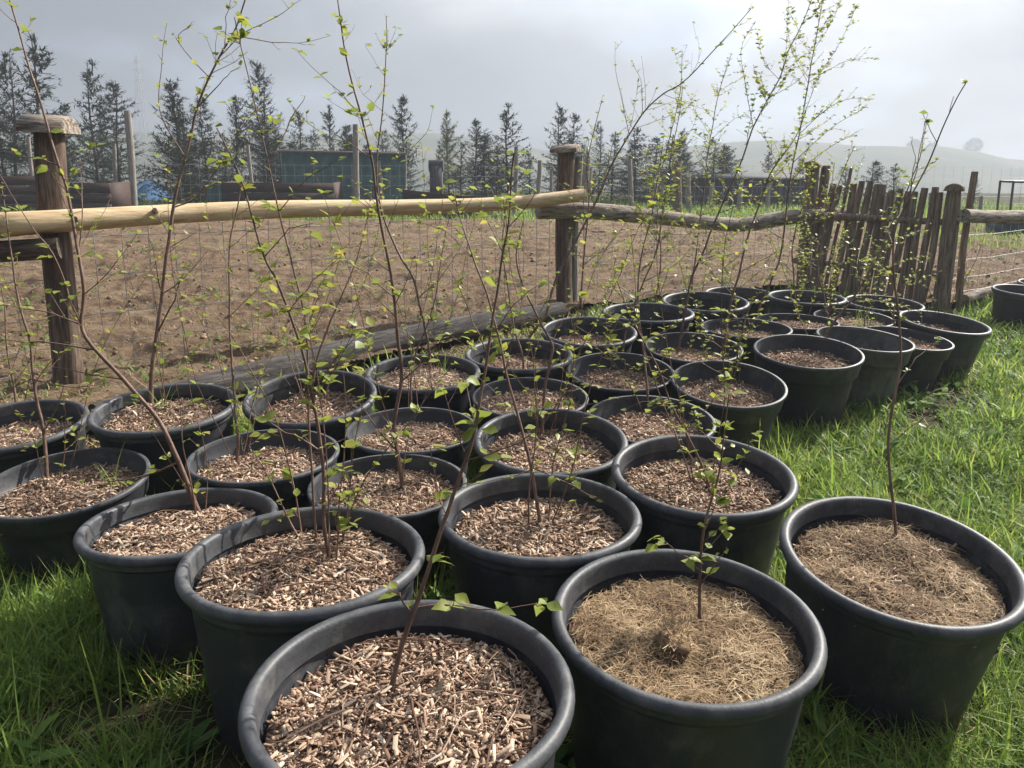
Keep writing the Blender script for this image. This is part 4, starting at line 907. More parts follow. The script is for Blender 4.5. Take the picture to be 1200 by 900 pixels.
# leaning pickets between the last two posts
pk = thing('picket_fence', 'short stretch of leaning split-log pickets between two capped posts', 'fence', W((3.75, 7.5, 0)))
PO = np.array(pk.location)
A0, A1 = np.array([3.24, 7.92]), np.array([4.19, 7.0])
for k in range(16):
    t = (k+.5)/16
    b = A0+(A1-A0)*t+RNG.normal(0, .006, 2)
    L = 1.18-.06*t+U(-.05, .05)
    if k == 2: L += .16
    leanx = .14*(1-t)+.05+U(-.014, .014)
    r = U(.031, .039) if k != 2 else .020
    mb = MB(); post_mesh(mb, (b[0], b[1], -.06), plumb(b, L, leanx), r, r*.9, 9, k*1.7, .22)
    mb.build('picket', M['wood_old'], pk, PO)
for hh, off in ((.32, .06), (.82, .06)):
    mb = MB(); tube(mb, W(np.array([(A0[0]-.1, A0[1]+.18, hh), (A1[0]+.05, A1[1]+.16, hh)])), .035, 8); mb.build('rail', M['wood_old'], pk, PO)

# ------------------------------------------------------------------ logs on the ground
mb = rail([(-2.15, 3.50, .09), (-1.62, 4.20, .10), (-.96, 5.08, .10), (-.28, 5.68, .10), (.44, 6.30, .10)], .10, .085, None, 5, rough=.18)
tag(build_along(mb, 'log', M['log'], None, None, mb.dir), 'long dark weathered log lying between the pots and the tilled field', 'log')
mb = rail([(4.55, 7.20, .05), (4.9, 7.5, .055), (5.5, 8.0, .05)], .055, .045, None, 6, rough=.15)
tag(build_along(mb, 'log', M['rail_grey'], None, None, mb.dir), 'short pale pole on the ground past the picket fence end', 'log')

# ------------------------------------------------------------------ beyond the field
def post_at(mb, x, y, L, r, seed, lean=0): post_mesh(mb, (x, y, -.1), np.array([x+lean, y, 0])+UP*L, r, r*.85, 9, seed, .15)
bf = thing('wire_fence', 'garden fence of grey wooden poles and wire mesh past the tilled field', 'fence', W((0, 20, 0)))
BO = np.array(bf.location)
for k, (x, y, L, r) in enumerate([(-12.63,19.5,1.91,.05),(-10.94,20.5,1.77,.06),(-10.22,20,2.58,.10),(-6.98,20,1.73,.05),(-4.1,19.5,2.24,.085),(-3.69,21,1.34,.06),(-2.06,21,1.26,.06),(.67,20,1.36,.07),(1.07,21,1.08,.05),(1.83,19,1.45,.10),(2.25,22,1.17,.05),(3.21,20,1.41,.07),(3.87,20.5,.83,.05),(3.88,19,.7,.05),(4.76,20,1.0,.08),(5.45,20.5,.79,.06),(6.24,20.5,.88,.07),(7.21,21,.78,.06),(9.07,18,.6,.05),(10.42,18.5,.62,.05),(11.44,18,.56,.05),(.05,18.5,1.69,.06),(4.01,18,1.34,.12)]):
    mb = MB(); post_at(mb, x, y, L, r, k*2.3, U(-.08, .08)); mb.build('post', M['wood_grey'] if r < .115 else M['wood_old'], bf, BO)
mb = MB()
for k in range(110):
    x = -14+k*.26; tube(mb, W(np.array([(x, 20.3, 0), (x, 20.5, 1.25)])), .0022, 4, .5, False)
for hh in (.2, .45, .7, .95, 1.22):
    tube(mb, W(np.array([(-14, 20.3+.14*hh, hh), (0, 20.3+.14*hh, hh-.03), (14.6, 20.3+.14*hh, hh)])), .0025, 4, .5, False)
mb.build('wire_mesh', M['wire'], bf, BO, kind='stuff')

def board_wall(x0, x1, y, L, n, label, slope=0.):
    t = thing('board_wall', label, 'garden bed', W(((x0+x1)/2, y, 0)), 'dark board beds beyond the field')
    o = np.array(t.location); hh = L/n
    for k in range(n):
        mb = MB(); z0, z1 = hh*k+.004, hh*(k+1)-.006; dy = .02*(k % 2)*.3
        pts = []
        for z, xx0, xx1 in ((z0, x0, x1), (z1, x0, x1)):
            for (xx, yo) in ((xx0, 0), (xx1, 0), (xx1, .035), (xx0, .035)):
                drop = slope*(xx-x0)/(x1-x0)*(k == n-1)
                pts.append(np.array([xx, y+yo+dy, 0])+UP*(z-drop if z == z1 else z))
        mb.add(W(np.array(pts)), BOXF); mb.build('plank', M['bed'], t, o)
    for xx in np.linspace(x0+.05, x1-.05, max(2, int((x1-x0)/1.3)+1)):
        mb = MB(); tube(mb, W(np.array([(xx, y+.09, -.05), np.array([xx, y+.09, 0])+UP*(L-.02-slope)])), .04, 6); mb.build('stake', M['bed'], t, o)
    nx_ = 14; gx, gy = np.meshgrid(np.linspace(x0, x1, nx_), np.linspace(y+.04, y+1.0, 6))
    top = L-.07-slope*np.clip((gx-x0)/(x1-x0), 0, 1)+.02*fbm(np.stack([gx*3, gy*3, gx*0], -1).reshape(-1, 3), 3, 4).reshape(gx.shape)
    mb = MB(); mb.add(W(np.stack([gx, gy+SN*top, CS*top], -1)), grid_faces(nx_, 6)); mb.build('soil_fill', M['soil'], t, o, True)
    for xx in (x0, x1-.035):
        mb = MB(); mb.add(W(np.array([np.array([xx+a, y+.036+b, 0])+UP*z for z in (0, L-slope*(xx > x0)) for a, b in ((0, 0), (.035, 0), (.035, 1.0), (0, 1.0))])), BOXF); mb.build('end_board', M['bed'], t, o)
board_wall(-14.6, -12.02, 19, .94, 4, 'long dark brown board bed behind the weathered fence post')
board_wall(-11.2, -10.2, 18.8, .78, 3, 'short dark brown board bed next to the tall crooked pole')
board_wall(-7.65, -4.7, 19.5, .78, 3, 'dark brown board bed in front of the teal screen')
board_wall(-2.67, -.5, 18, .68, 3, 'dark brown board bed with a sloping top edge, beside the dark box', .22)

def ribbed(x0, x1, y, L, label, n):
    t = thing('screen', label, 'screen', W(((x0+x1)/2, y, 0))); o = np.array(t.location)
    m = n*4+1; xs_ = np.linspace(x0, x1, m); ph_ = np.tile([0, .028, .028, 0], n+1)[:m]
    lo = np.stack([xs_, y+ph_, np.zeros(m)], -1); hi = lo+UP*L
    V_ = np.concatenate([lo, hi, lo+[0, .008, 0], hi+[0, .008, 0]])
    k = np.arange(m-1)
    mb = MB(); mb.add(W(V_), np.concatenate([np.stack([k, k+1, m+k+1, m+k], -1), np.stack([2*m+k+1, 2*m+k, 3*m+k, 3*m+k+1], -1), np.stack([m+k, m+k+1, 3*m+k+1, 3*m+k], -1)]))
    mb.build('sheet', M['teal'], t, o)
    mb = MB(); tube(mb, W(np.array([np.array([x0-.1, y-.02, 0])+UP*(L+.02), np.array([x1+.1, y-.02, 0])+UP*(L-.05)])), .03, 6); mb.build('top_rail', M['wood_grey'], t, o)
    for xx in (x0, (x0+x1)/2, x1):
        mb = MB(); post_at(mb, xx, y+.08, L-.03, .04, xx); mb.build('stake', M['wood_grey'], t, o)
ribbed(-6.49, -3.04, 21, 1.58, 'teal ribbed screen standing among the spruces', 14)
ribbed(-8.65, -8.16, 21, .75, 'small low teal sheet beside the spruce trunks', 3)

# blue tarpaulin over a heap
nx, ny = 22, 16
a_, b_ = np.meshgrid(np.linspace(-1, 1, nx), np.linspace(-1, 1, ny))
hh = .62*np.clip(1-(np.abs(a_)**3*.9+np.abs(b_)**2.2*.8), 0, None)+.06*fbm(np.stack([a_*4, b_*4, a_*0], -1).reshape(-1, 3), 3, 8).reshape(a_.shape)
mb = MB(); Q = np.stack([-12.2+a_*.62, 25+b_*.9+hh*.139, np.clip(hh, .0, None)], -1); mb.add(W(Q), grid_faces(nx, ny))
tag(mb.build('tarpaulin', M['tarp'], None, W((-12.2, 25, 0)), True), 'bright blue tarpaulin draped over a heap among the spruces', 'tarpaulin')

# dark box on a post
t = thing('nest_box', 'tall dark wooden box with a rounded lid behind the board bed', 'box', W((-1.97, 19.3, 0))); o = np.array(t.location)
mb = MB(); P_ = []
for z in (0, 1.22):
    for xx, yy_ in ((-2.13, 19.1), (-1.82, 19.1), (-1.82, 19.4), (-2.13, 19.4)): P_.append(np.array([xx, yy_, 0])+UP*z)
mb.add(W(np.array(P_)), BOXF); mb.build('box', M['shed'], t, o)
mb = MB(); tube(mb, W(np.array([np.array([-2.16, 19.25, 0])+UP*1.22, np.array([-1.79, 19.25, 0])+UP*1.22])), .15, 12); mb.build('lid', M['shed'], t, o)

# low dark shed
t = thing('shed', 'long low dark board shed with a flat roof behind the capped fence post', 'shed', W((7.2, 23, 0))); o = np.array(t.location)
for k in range(27):
    x0 = 5.2+k*.15
    mb = MB(); P_ = []
    for z in (0, .80):
        for xx, yy_ in ((x0+.004, 23+.012*(k % 2)), (x0+.146, 23+.012*(k % 2)), (x0+.146, 23.05), (x0+.004, 23.05)): P_.append(np.array([xx, yy_, 0])+UP*z)
    mb.add(W(np.array(P_)), BOXF); mb.build('plank', M['shed'], t, o)
mb = MB(); P_ = []
for z in (.80, .86):
    for xx, yy_ in ((5.05, 22.8), (9.4, 22.8), (9.4, 25), (5.05, 25)): P_.append(np.array([xx, yy_, 0])+UP*(z+(yy_ > 24)*.12))
mb.add(W(np.array(P_)), BOXF); mb.build('roof', M['shed'], t, o)

# cage and trough past the fence end
t = thing('metal_cage', 'black steel cage frame standing in the pasture past the picket fence', 'cage', W((10.4, 15.2, 0))); o = np.array(t.location)
cx0, cx1, cy0, cy1, ch = 9.85, 11.8, 14.6, 15.0, 1.0
cor = [(cx0, cy0), (cx1, cy0), (cx1, cy1), (cx0, cy1), ((cx0+cx1)/2-.6, cy0)]
for (xx, yy_) in cor:
    mb = MB(); tube(mb, W(np.array([(xx, yy_, 0), np.array([xx, yy_, 0])+UP*ch])), .022, 6); mb.build('upright', M['metal'], t, o)
for a0, a1 in ((0, 1), (1, 2), (2, 3), (3, 0)):
    mb = MB(); tube(mb, W(np.array([np.array([*cor[a0], 0])+UP*ch, np.array([*cor[a1], 0])+UP*ch])), .024, 6); mb.build('top_bar', M['metal'], t, o)
mb = MB()
for k in range(13):
    xx = cx0+(cx1-cx0)*k/12; tube(mb, W(np.array([(xx, cy0, .02), np.array([xx, cy0, 0])+UP*ch])), .003, 4, .5, False)
for hh_ in np.linspace(.1, .9, 6): tube(mb, W(np.array([np.array([cx0, cy0, 0])+UP*hh_, np.array([cx1, cy0, 0])+UP*hh_])), .003, 4, .5, False)
mb.build('mesh_side', M['metal'], t, o, kind='stuff')
t = thing('water_trough', 'dark blue-black water trough in front of the steel cage', 'trough', W((9.9, 14.1, 0))); o = np.array(t.location)
for nm, (x0, x1, y0, y1, z0, z1) in {'floor_panel': (9.3, 10.9, 13.9, 14.35, .02, .06), 'front_panel': (9.3, 10.9, 13.86, 13.9, 0, .28), 'rear_panel': (9.3, 10.9, 14.35, 14.39, 0, .28), 'end_panel': (9.26, 9.3, 13.86, 14.39, 0, .285), 'lip': (9.24, 10.95, 13.83, 13.87, .27, .30)}.items():
    mb = MB(); P_ = [np.array([xx, yy_, 0])+UP*z for z in (z0, z1) for xx, yy_ in ((x0, y0), (x1, y0), (x1, y1), (x0, y1))]
    mb.add(W(np.array(P_)), BOXF); mb.build(nm, M['trough'], t, o)

# ------------------------------------------------------------------ spruces
def spruce_mesh(seed, sparse):
    rng = np.random.default_rng(seed)
    tr = MB(); hts = np.linspace(0, 1, 9)
    P = np.stack([.008*np.sin(hts*6+seed), .008*np.cos(hts*5+seed), hts], -1)
    tube(tr, P, np.linspace(.013, .0016, 9), 6)
    cr_ = MB(); pos, dirs, lens = [], [], []
    z = rng.uniform(.05, .12)
    lop = rng.uniform(0, 6.28)
    while z < .97:
        n = rng.integers(3, 7)
        env = (.33*(1-z)**.75+.012)*(.9 if sparse else 1.0)*rng.uniform(.65, 1.2)
        ph_ = rng.uniform(0, 6.28)
        for k in range(n):
            if sparse and rng.uniform() < .18: continue
            zz = z+rng.normal(0, .012)
            a = ph_+k*6.283/n+rng.normal(0, .35); el = .62*zz+.12+rng.normal(0, .16)
            l = env*rng.uniform(.5, 1.2)*(1+.22*math.cos(a-lop))
            d = np.array([math.cos(a)*math.cos(el), math.sin(a)*math.cos(el), math.sin(el)])
            p0 = np.array([P[min(8, int(zz*8)), 0], P[min(8, int(zz*8)), 1], zz]); pts = [p0]; dd0 = d+rng.normal(0, .08, 3)
            for m in range(4):
                d2 = dd0+np.array([0, 0, (-.18+.16*m)])+rng.normal(0, .07, 3); pts.append(pts[-1]+d2/np.linalg.norm(d2)*l/4)
            pts = np.array(pts); tube(tr, pts, np.linspace(.0042, .0012, 5)*(1-.6*zz), 4, .5, False)
            ns = max(3, int(l*46)); tt = np.linspace(0, 1, 5)
            for m in range(ns):
                t = (m+rng.uniform(.3, 1))/ns; q = np.array([np.interp(t, tt, pts[:, c]) for c in range(3)])
                for sgn in (-1, 1):
                    if rng.uniform() < (.36 if sparse else .2): continue
                    side = np.cross(d, [0, 0, 1])*sgn; dd = d*rng.uniform(.4, .9)+side*rng.uniform(.4, 1.1)+[0, 0, rng.normal(-.08, .28)]
                    dd /= np.linalg.norm(dd)
                    ll = (l*(1-t)*.42+.020)*rng.uniform(.5, 1.3)
                    for s2 in np.arange(0, ll, .0135):
                        pos.append(q+dd*s2+[0, 0, -.25*s2*s2/max(ll, .02)]); dirs.append(dd); lens.append(.019)
                pos.append(q); dirs.append(d); lens.append(.022)
            pos.append(pts[-1]); dirs.append(d); lens.append(.03)
        z += (.047 if not sparse else .058)*rng.uniform(.7, 1.3)*(1-.3*z)
    for m in range(10):
        pos.append(np.array([P[8, 0], P[8, 1], .90+.01*m])); dirs.append(np.array([0, 0, 1.])); lens.append(.03)
    pos, dirs, lens = np.array(pos), np.array(dirs), np.array(lens)
    n = len(pos)
    for rep_ in range(2):
        r2 = rng.normal(0, .5, (n, 3))
        ribbons(cr_, pos, dirs+r2, dirs+r2*.5, lens*rng.uniform(.6, 1.6, n), rng.uniform(.005, .0105, n), np.clip(rng.normal(.45, .22, n), 0, 1), 1, tip=.25)
    return tr, cr_
SPR = []
for k in range(8):
    tr, c = spruce_mesh(100+k, k >= 3)
    SPR.append((tr.mesh('trunk', M['trunk'], smooth=True), c.mesh('crown', M['needle'])))
LARCH = None
tr, c = spruce_mesh(300, False); LARCH = (tr.mesh('trunk', M['trunk'], smooth=True), c.mesh('crown', M['larch']))
TREES = [(-15.73,23,4.57),(-16.31,24.5,4.65),(-13.83,22,4.83),(-13.38,24,4.39),(-13.71,26,3.99),(-16.05,27,3.27),(-9.84,22,3.53),(-9.64,23.5,3.25),(-9.21,25,3.37),(-8.4,25.5,4.49),(-7.32,26,3.01),(-5.87,24,3.05),(-7.49,28,2.47),(-3.35,23,3.28),(-2.15,25,2.97),(-1.29,26.5,2.81),(-0.15,22,2.98),(1.35,22,2.91),(1.99,25,2.87),(3.93,24,2.41),(4.85,25.5,2.2),(3.18,27.5,2.79),(5.88,26,2.38),(6.29,23.5,2.09),(7.04,25,1.92),(9.4,19.5,1.44),(10.52,20.5,1.35),(13.05,21,0.99),(-1.66,24,1.95),(-4.62,27,2.44)]
TREES += [(-15.0, 27.5, 2.9), (-12.3, 28, 2.6), (-10.6, 27.5, 2.3), (-8.9, 28.5, 2.5), (-7.9, 27, 2.0), (-6.2, 28.5, 2.3), (-5.2, 26.5, 1.9), (-4.0, 28, 2.1),
          (-2.7, 27.5, 1.9), (-.6, 28, 1.9), (.6, 27, 1.7), (2.6, 29, 2.0), (4.5, 28.5, 1.8), (6.5, 28, 1.7), (8.0, 28.5, 1.5), (2.0, 26.5, 2.1), (3.4, 25.5, 2.3), (5.2, 24.8, 2.2), (6.0, 27, 2.2), (7.6, 26.5, 1.9), (9.2, 27, 1.7), (10.6, 27.5, 1.5), (-.9, 24.6, 2.2), (-5.6, 25.2, 2.5), (-8.6, 26.2, 2.9), (-11.4, 26, 3.0), (12, 27, 1.3)]
for k, (x, y, L) in enumerate(TREES):
    lar = k == 14
    back = k >= 30
    lab = ('bushy low spruce in the dense row at the back of the plantation' if back else 'slim conifer flushed with yellow-green needles among the dark spruces' if lar else
           'small thin spruce standing in mist beyond the picket fence' if 25 <= k <= 27 else
           'tall sparse young spruce behind the weathered fence post' if k in (0, 1, 2, 5) else
           'young dark spruce beside the tall crooked pole and blue tarpaulin' if k in (3, 4, 6, 7) else
           'young spruce growing behind the teal ribbed screen' if k in (10, 11, 12, 29, 8, 9) else
           'young spruce behind the capped middle fence post' if k in (17, 18, 21) else
           'young spruce standing behind the low grey poles of the garden fence' if k >= 19 else
           'young spruce behind the sloping board bed and dark box')
    lab = {2: 'tallest of the sparse spruces rising behind the weathered fence post', 3: 'tall spruce close to the crooked grey pole and the pylon', 9: 'tall spruce rising highest above the teal ribbed screen', 13: 'full dark spruce at the end of the teal ribbed screen', 16: 'broad dark spruce between the dark box and the capped middle post', 26: 'thinnest of the small spruces in mist beyond the pickets'}.get(k, lab)
    grp = None if lar else 'young spruces '+('in the back row' if back else 'in the mist' if 25 <= k <= 27 else 'behind the post' if k in (0, 1, 2, 5) else 'by the pole' if k in (3, 4, 6, 7) else 'behind the screen' if k in (10, 11, 12, 29, 8, 9) else 'behind the middle post' if k in (17, 18, 21) else 'behind the poles' if k >= 19 else 'behind the bed')
    t = thing('conifer_tree' if lar else 'spruce_tree', lab, 'tree', W((x, y, -.05)), grp)
    mt = LARCH if lar else SPR[(k*5+k//3) % 6 if k < 14 or k >= 30 else 3+k % 5]
    rz = U(0, 6.28); wd = U(1.0, 1.55)*(.85 if L > 4 else 1.0 if L > 2.2 else 1.25)*(.55 if lar else 1)
    for nm, me in zip(('trunk', 'crown'), mt):
        o = link(nm, me, t); o.rotation_euler = (U(-.03, .03), U(-.03, .03), rz); o.scale = (L*wd, L*wd, L)

# bare shrubs and small leafless trees
def bare_tree(seed, H, spread=.5, depth=4, n0=5):
    rng = np.random.default_rng(seed); mb = MB()
    def grow(p, d, L, r, lev):
        pts = [p]
        for m in range(3):
            d = d+rng.normal(0, .10, 3)+[0, 0, .05]; d /= np.linalg.norm(d); pts.append(pts[-1]+d*L/3)
        tube(mb, np.array(pts), np.linspace(r, r*.6, 4), 4, .5, False)
        if lev:
            for m in range(rng.integers(2, 5)):
                nd = d+rng.normal(0, spread, 3); nd /= np.linalg.norm(nd)
                grow(pts[rng.integers(1, 4)], nd, L*rng.uniform(.5, .8), r*.55, lev-1)
    grow(np.zeros(3), np.array([0, 0, 1.]), H*.38, H*.012, depth)
    return mb
for k, (x, y, L, lab) in enumerate([(2.6, 24.5, 2.6, 'leafless grey shrub among the poles of the garden fence'), (-1.4, 20.8, 1.7, 'leafless grey shrub beside the dark box'), (4.4, 23.0, 2.2, 'leafless grey shrub between spruces behind the wire'), (-9.2, 20.6, 1.2, 'low leafless shrub beside the small teal sheet'), (6.9, 26.0, 2.2, 'leafless grey shrub rising behind the low dark shed')]):
    t = thing('bare_shrub', lab, 'shrub', W((x, y, -.03)))
    bare_tree(500+k, L).build('branches', M['trunk'], t, (0, 0, 0))
# trees on the ridge
for k, (a, L, lab) in enumerate([(.6146, 7, 'lone round tree on the misty ridge'), (.535, 5, 'faint tree on the misty ridge'), (.56, 4, 'faint tree on the misty ridge')]):
    y = 296.; z = float(hill_z(np.array([a]), np.array([y]))[0])
    t = thing('ridge_tree', lab, 'tree', (a*y, y, z-.4), None if k == 0 else 'faint trees on the ridge')
    mb = bare_tree(700+k, L*1.25, .65, 4)
    mb.build('trunk', M['trunk'], t)
    rng = np.random.default_rng(k); n = 2600
    P_ = rng.normal(0, 1, (n, 3)); P_ /= np.linalg.norm(P_, axis=1)[:, None]; P_ *= rng.uniform(.35, 1, n)[:, None]**.5
    P_ = P_*np.array([L*.5, L*.5, L*.42])*(1+.25*vnoise(P_*2, 3))[:, None]+[0, 0, L*.68]
    d = rng.normal(0, 1, (n, 3)); mb = MB(); ribbons(mb, P_, d, d+[0, 0, .5], rng.uniform(.2, .6, n), np.full(n, .2), rng.uniform(0, 1, n), 1, tip=.4)
    mb.build('crown', M['needle'], t)

# lattice pylons
def pylon(x, y, z, Hh, label):
    t = thing('electricity_pylon', label, 'pylon', (x, y, z)); mb = MB()
    w = lambda q: Hh*(.05*(1-q)**1.2+.013)
    lv = np.linspace(0, 1, 11)
    for sx, sy in ((-1, -1), (1, -1), (1, 1), (-1, 1)):
        tube(mb, np.array([(sx*w(q), sy*w(q), q*Hh) for q in lv]), .13, 4, .5, False)
    mb.build('leg_frame', M['steel'], t)
    mb = MB()
    for q0, q1 in zip(lv[:-1], lv[1:]):
        for (s0, s1) in (((-1, -1), (1, -1)), ((1, -1), (1, 1)), ((1, 1), (-1, 1)), ((-1, 1), (-1, -1))):
            tube(mb, np.array([(s0[0]*w(q0), s0[1]*w(q0), q0*Hh), (s1[0]*w(q1), s1[1]*w(q1), q1*Hh)]), .05, 4, .5, False)
            tube(mb, np.array([(s1[0]*w(q0), s1[1]*w(q0), q0*Hh), (s0[0]*w(q1), s0[1]*w(q1), q1*Hh)]), .05, 4, .5, False)
    mb.build('bracing', M['steel'], t)
    for q, l in ((.72, .06), (.83, .075), (.93, .05)):
        mb = MB()
        for s_ in (-1, 1): tube(mb, np.array([(0, 0, q*Hh+.35), (s_*l*Hh, 0, q*Hh)]), .07, 4, .5, False); tube(mb, np.array([(0, 0, q*Hh-.2), (s_*l*Hh, 0, q*Hh)]), .07, 4, .5, False)
        mb.build('cross_arm', M['steel'], t)
pylon(-.493*230, 230, float(hill_z(np.array([-.493]), np.array([230.]))[0])-.5, 26, 'grey lattice electricity pylon rising behind the spruces')

# ------------------------------------------------------------------ grass, weeds and litter
PC = np.array([(p[2], p[3], p[5]) for p in POTS])
def free(x, y, k=.80):
    ok = np.ones(len(x), bool)
    for (a, b, r) in PC: ok &= np.hypot(x-a, y-b) > r*k
    return ok
def lawn(n_try, r0, r1):
    r_ = np.sqrt(U(r0*r0, r1*r1, n_try)); az_ = U(-1.05, 1.05, n_try)
    x_, y_ = r_*np.sin(az_), r_*np.cos(az_)-.1
    k_ = (y_ < bound(x_)-.02+.05*U(-1, 1, n_try)) & free(x_, y_) & ((x_ > .75) | (y_ < bound(x_)-.62+.12*U(-1, 1, n_try)) | (U(0, 1, n_try) < .12))
    return x_[k_], y_[k_]
parts = [lawn(int(2.1*.5*(b*b-a*a)*rho), a, b) for a, b, rho in ((.45, 1.8, 12000), (1.8, 2.6, 9500), (2.6, 3.6, 7000), (3.6, 5, 4300), (5, 7, 2300), (7, 11.5, 1000))]
x = np.concatenate([p[0] for p in parts]); y = np.concatenate([p[1] for p in parts]); r = np.hypot(x, y)
def add_dense(cx_, cy_, sx, sy, m):
    return cx_+U(-sx, sx, m), cy_+U(-sy, sy, m)
ex, ey = add_dense(-.75, 1.15, .8, .75, 9000); e2, f2 = add_dense(1.25, 1.35, .9, .7, 8000)
ex, ey = np.concatenate([ex, e2]), np.concatenate([ey, f2]); k = free(ex, ey); ex, ey = ex[k], ey[k]
x, y = np.concatenate([x, ex]), np.concatenate([y, ey]); r = np.hypot(x, y)
P3 = np.stack([x*2.2, y*2.2, x*0], -1)
clump = vnoise(P3, 51)+.5*vnoise(P3*3, 52)
bare = (clump < np.where((x < -.2) & (y < 1.6), -.35, -.75)) | ((x < .1) & (y < 1.6) & (U(0, 1, len(x)) < .45)) | (U(0, 1, len(x)) < np.clip(-.35*clump, 0, .6))
x, y, r, clump = x[~bare], y[~bare], r[~bare], clump[~bare]
n = len(x)
L = (U(.06, .17, n)*(1+.35*clump)).clip(.03, .3)
L[U(0, 1, n) < .06] *= 1.7
L *= np.where(r > 4, .85, 1.0)
Wd = U(.0022, .0056, n)*np.clip(r/2.2, .9, 3.4)
wide = U(0, 1, n) < .10; Wd[wide] *= 1.8; L[wide] *= 1.15
fl = (x < .1) & (y < 1.9); L[fl] *= 1.3; Wd[fl] *= 1.35
yaw = U(0, 6.283, n); el = U(.85, 1.5, n)
d0 = np.stack([np.cos(yaw)*np.cos(el), np.sin(yaw)*np.cos(el), np.sin(el)], -1)
y2 = yaw+RNG.normal(0, .4, n); e2 = el-U(.2, 1.7, n)
d1 = np.stack([np.cos(y2)*np.cos(e2), np.sin(y2)*np.cos(e2), np.sin(e2)], -1)
tint = np.clip(.45+.14*clump+RNG.normal(0, .22, n), 0, .88); dead = U(0, 1, n) < .06; tint[dead] = U(.88, 1, dead.sum())
Wm = lambda d: W(d)
mb = MB(); ribbons(mb, W(np.stack([x, y, ground_h(x, y)-.006], -1)), W(d0), W(d1), L, Wd, tint, 3)
g = mb.build('grass', M['grass'], kind='stuff'); tag(g, 'long green grass growing around and beside the pots', 'grass')
print('grass blades', n)

# low broad-leaved weeds mixed into the grass
x = np.concatenate([U(-2.2, .6, 4200), U(.6, 5.5, 14000)]); y = np.concatenate([U(.5, 2.2, 4200), .7+U(0, 1, 14000)**1.3*6.3])
k = free(x, y, .83) & (y < bound(x)-.1) & (vnoise(np.stack([x*3, y*3, x*0], -1), 90) > -.15); x, y = x[k], y[k]; n = len(x)
yaw = U(0, 6.28, n); el = U(.2, 1.2, n)
d0 = np.stack([np.cos(yaw)*np.cos(el), np.sin(yaw)*np.cos(el), np.sin(el)], -1); e2 = el-U(.3, 1.0, n)
d1 = np.stack([np.cos(yaw)*np.cos(e2), np.sin(yaw)*np.cos(e2), np.sin(e2)], -1)
L = RNG.gamma(5, .0115, n).clip(.025, .14)
mb = MB(); ribbons(mb, W(np.stack([x, y, ground_h(x, y)+U(0, .055, n)], -1)), W(d0), W(d1), L, L*U(.22, .48, n), U(0, 1, n), 4, belly=1)
g = mb.build('weeds', M['weed'], kind='stuff'); tag(g, 'small broad-leaved weeds low in the grass', 'weeds')

# dead thatch down in the grass
n = 16000
x = np.concatenate([U(-2.4, .5, 4000), U(.5, 6, 12000)]); y = np.concatenate([U(.5, 2.3, 4000), .7+U(0, 1, 12000)**1.2*6.5])
k = free(x, y, .8) & (y < bound(x)-.05); x, y = x[k], y[k]; n = len(x)
yaw = U(0, 6.28, n); el = RNG.normal(.12, .25, n)
d0 = np.stack([np.cos(yaw)*np.cos(el), np.sin(yaw)*np.cos(el), np.sin(el)], -1); d1 = d0+RNG.normal(0, .45, (n, 3))*[1, 1, .5]
mb = MB(); ribbons(mb, W(np.stack([x, y, ground_h(x, y)+U(.004, .045, n)], -1)), W(d0), W(d1), U(.04, .14, n), U(.0015, .0035, n)*np.clip(y/2.5, 1, 2.4), RNG.beta(2, 2, n), 3, tip=.3)
g = mb.build('thatch', M['straw'], kind='stuff'); tag(g, 'dry dead grass blades matted low in the green grass', 'thatch')

# straw and crumbs on the bare strip along the log
n = 5200
x = U(-2.6, .9, n); y = bound(x)-U(.05, .75, n); k = free(x, y, .8); x, y = x[k], y[k]; n = len(x)
yaw = U(0, 6.28, n); el = np.abs(RNG.normal(.05, .2, n)); d0 = np.stack([np.cos(yaw)*np.cos(el), np.sin(yaw)*np.cos(el), np.sin(el)], -1)
mb = MB(); ribbons(mb, W(np.stack([x, y, ground_h(x, y)+.006], -1)), W(d0), W(d0+RNG.normal(0, .4, (n, 3))*[1, 1, .4]), U(.02, .11, n), U(.003, .008, n), RNG.beta(2, 2.5, n), 3, tip=.4)
g = mb.build('dry_stalks', M['straw'], kind='stuff'); tag(g, 'dry straw lying on the bare strip beside the long dark log', 'straw')

# bigger leafy weeds, one by one
def dock(x, y, n, L, label, grp, rng):
    o = W((x, y, float(ground_h(np.array([x]), np.array([y]))[0])))
    t = thing('broadleaf_weed', label, 'weed', o, grp)
    for k in range(n):
        yaw = k*6.283/n+rng.uniform(-.3, .3); el = rng.uniform(.55, 1.25); e2 = el-rng.uniform(.5, 1.1); l = L*.72*rng.uniform(.7, 1.15)
        a = np.array([[math.cos(yaw)*math.cos(el), math.sin(yaw)*math.cos(el), math.sin(el)]]); b = np.array([[math.cos(yaw)*math.cos(e2), math.sin(yaw)*math.cos(e2), math.sin(e2)]])
        mb = MB(); ribbons(mb, np.zeros((1, 3)), a, b, np.array([l]), np.array([l*.30]), np.array([rng.uniform(0, 1)]), 6, belly=1)
        mb.build('leaf', M['weed'], t, smooth=True)
rg = np.random.default_rng(8)
for (x, y, n_, L) in [(.80, 1.30, 6, .15), (.93, 1.27, 7, .17), (1.08, 1.30, 6, .14), (1.22, 1.38, 5, .15), (.88, 1.12, 7, .13), (1.15, 1.15, 6, .13)]:
    dock(x, y, n_, L, 'leafy broadleaf weed at the foot of the pot standing alone on the grass', 'broadleaf weeds by the lone pot', rg)
for (x, y, n_, L) in [(-.80, 1.42, 6, .16), (-.62, 1.20, 7, .15), (-.95, 1.25, 5, .13), (-.50, 1.02, 6, .14)]:
    dock(x, y, n_, L, 'leafy broadleaf weed in the shade below the two-stemmed pot', 'broadleaf weeds in the shade', rg)
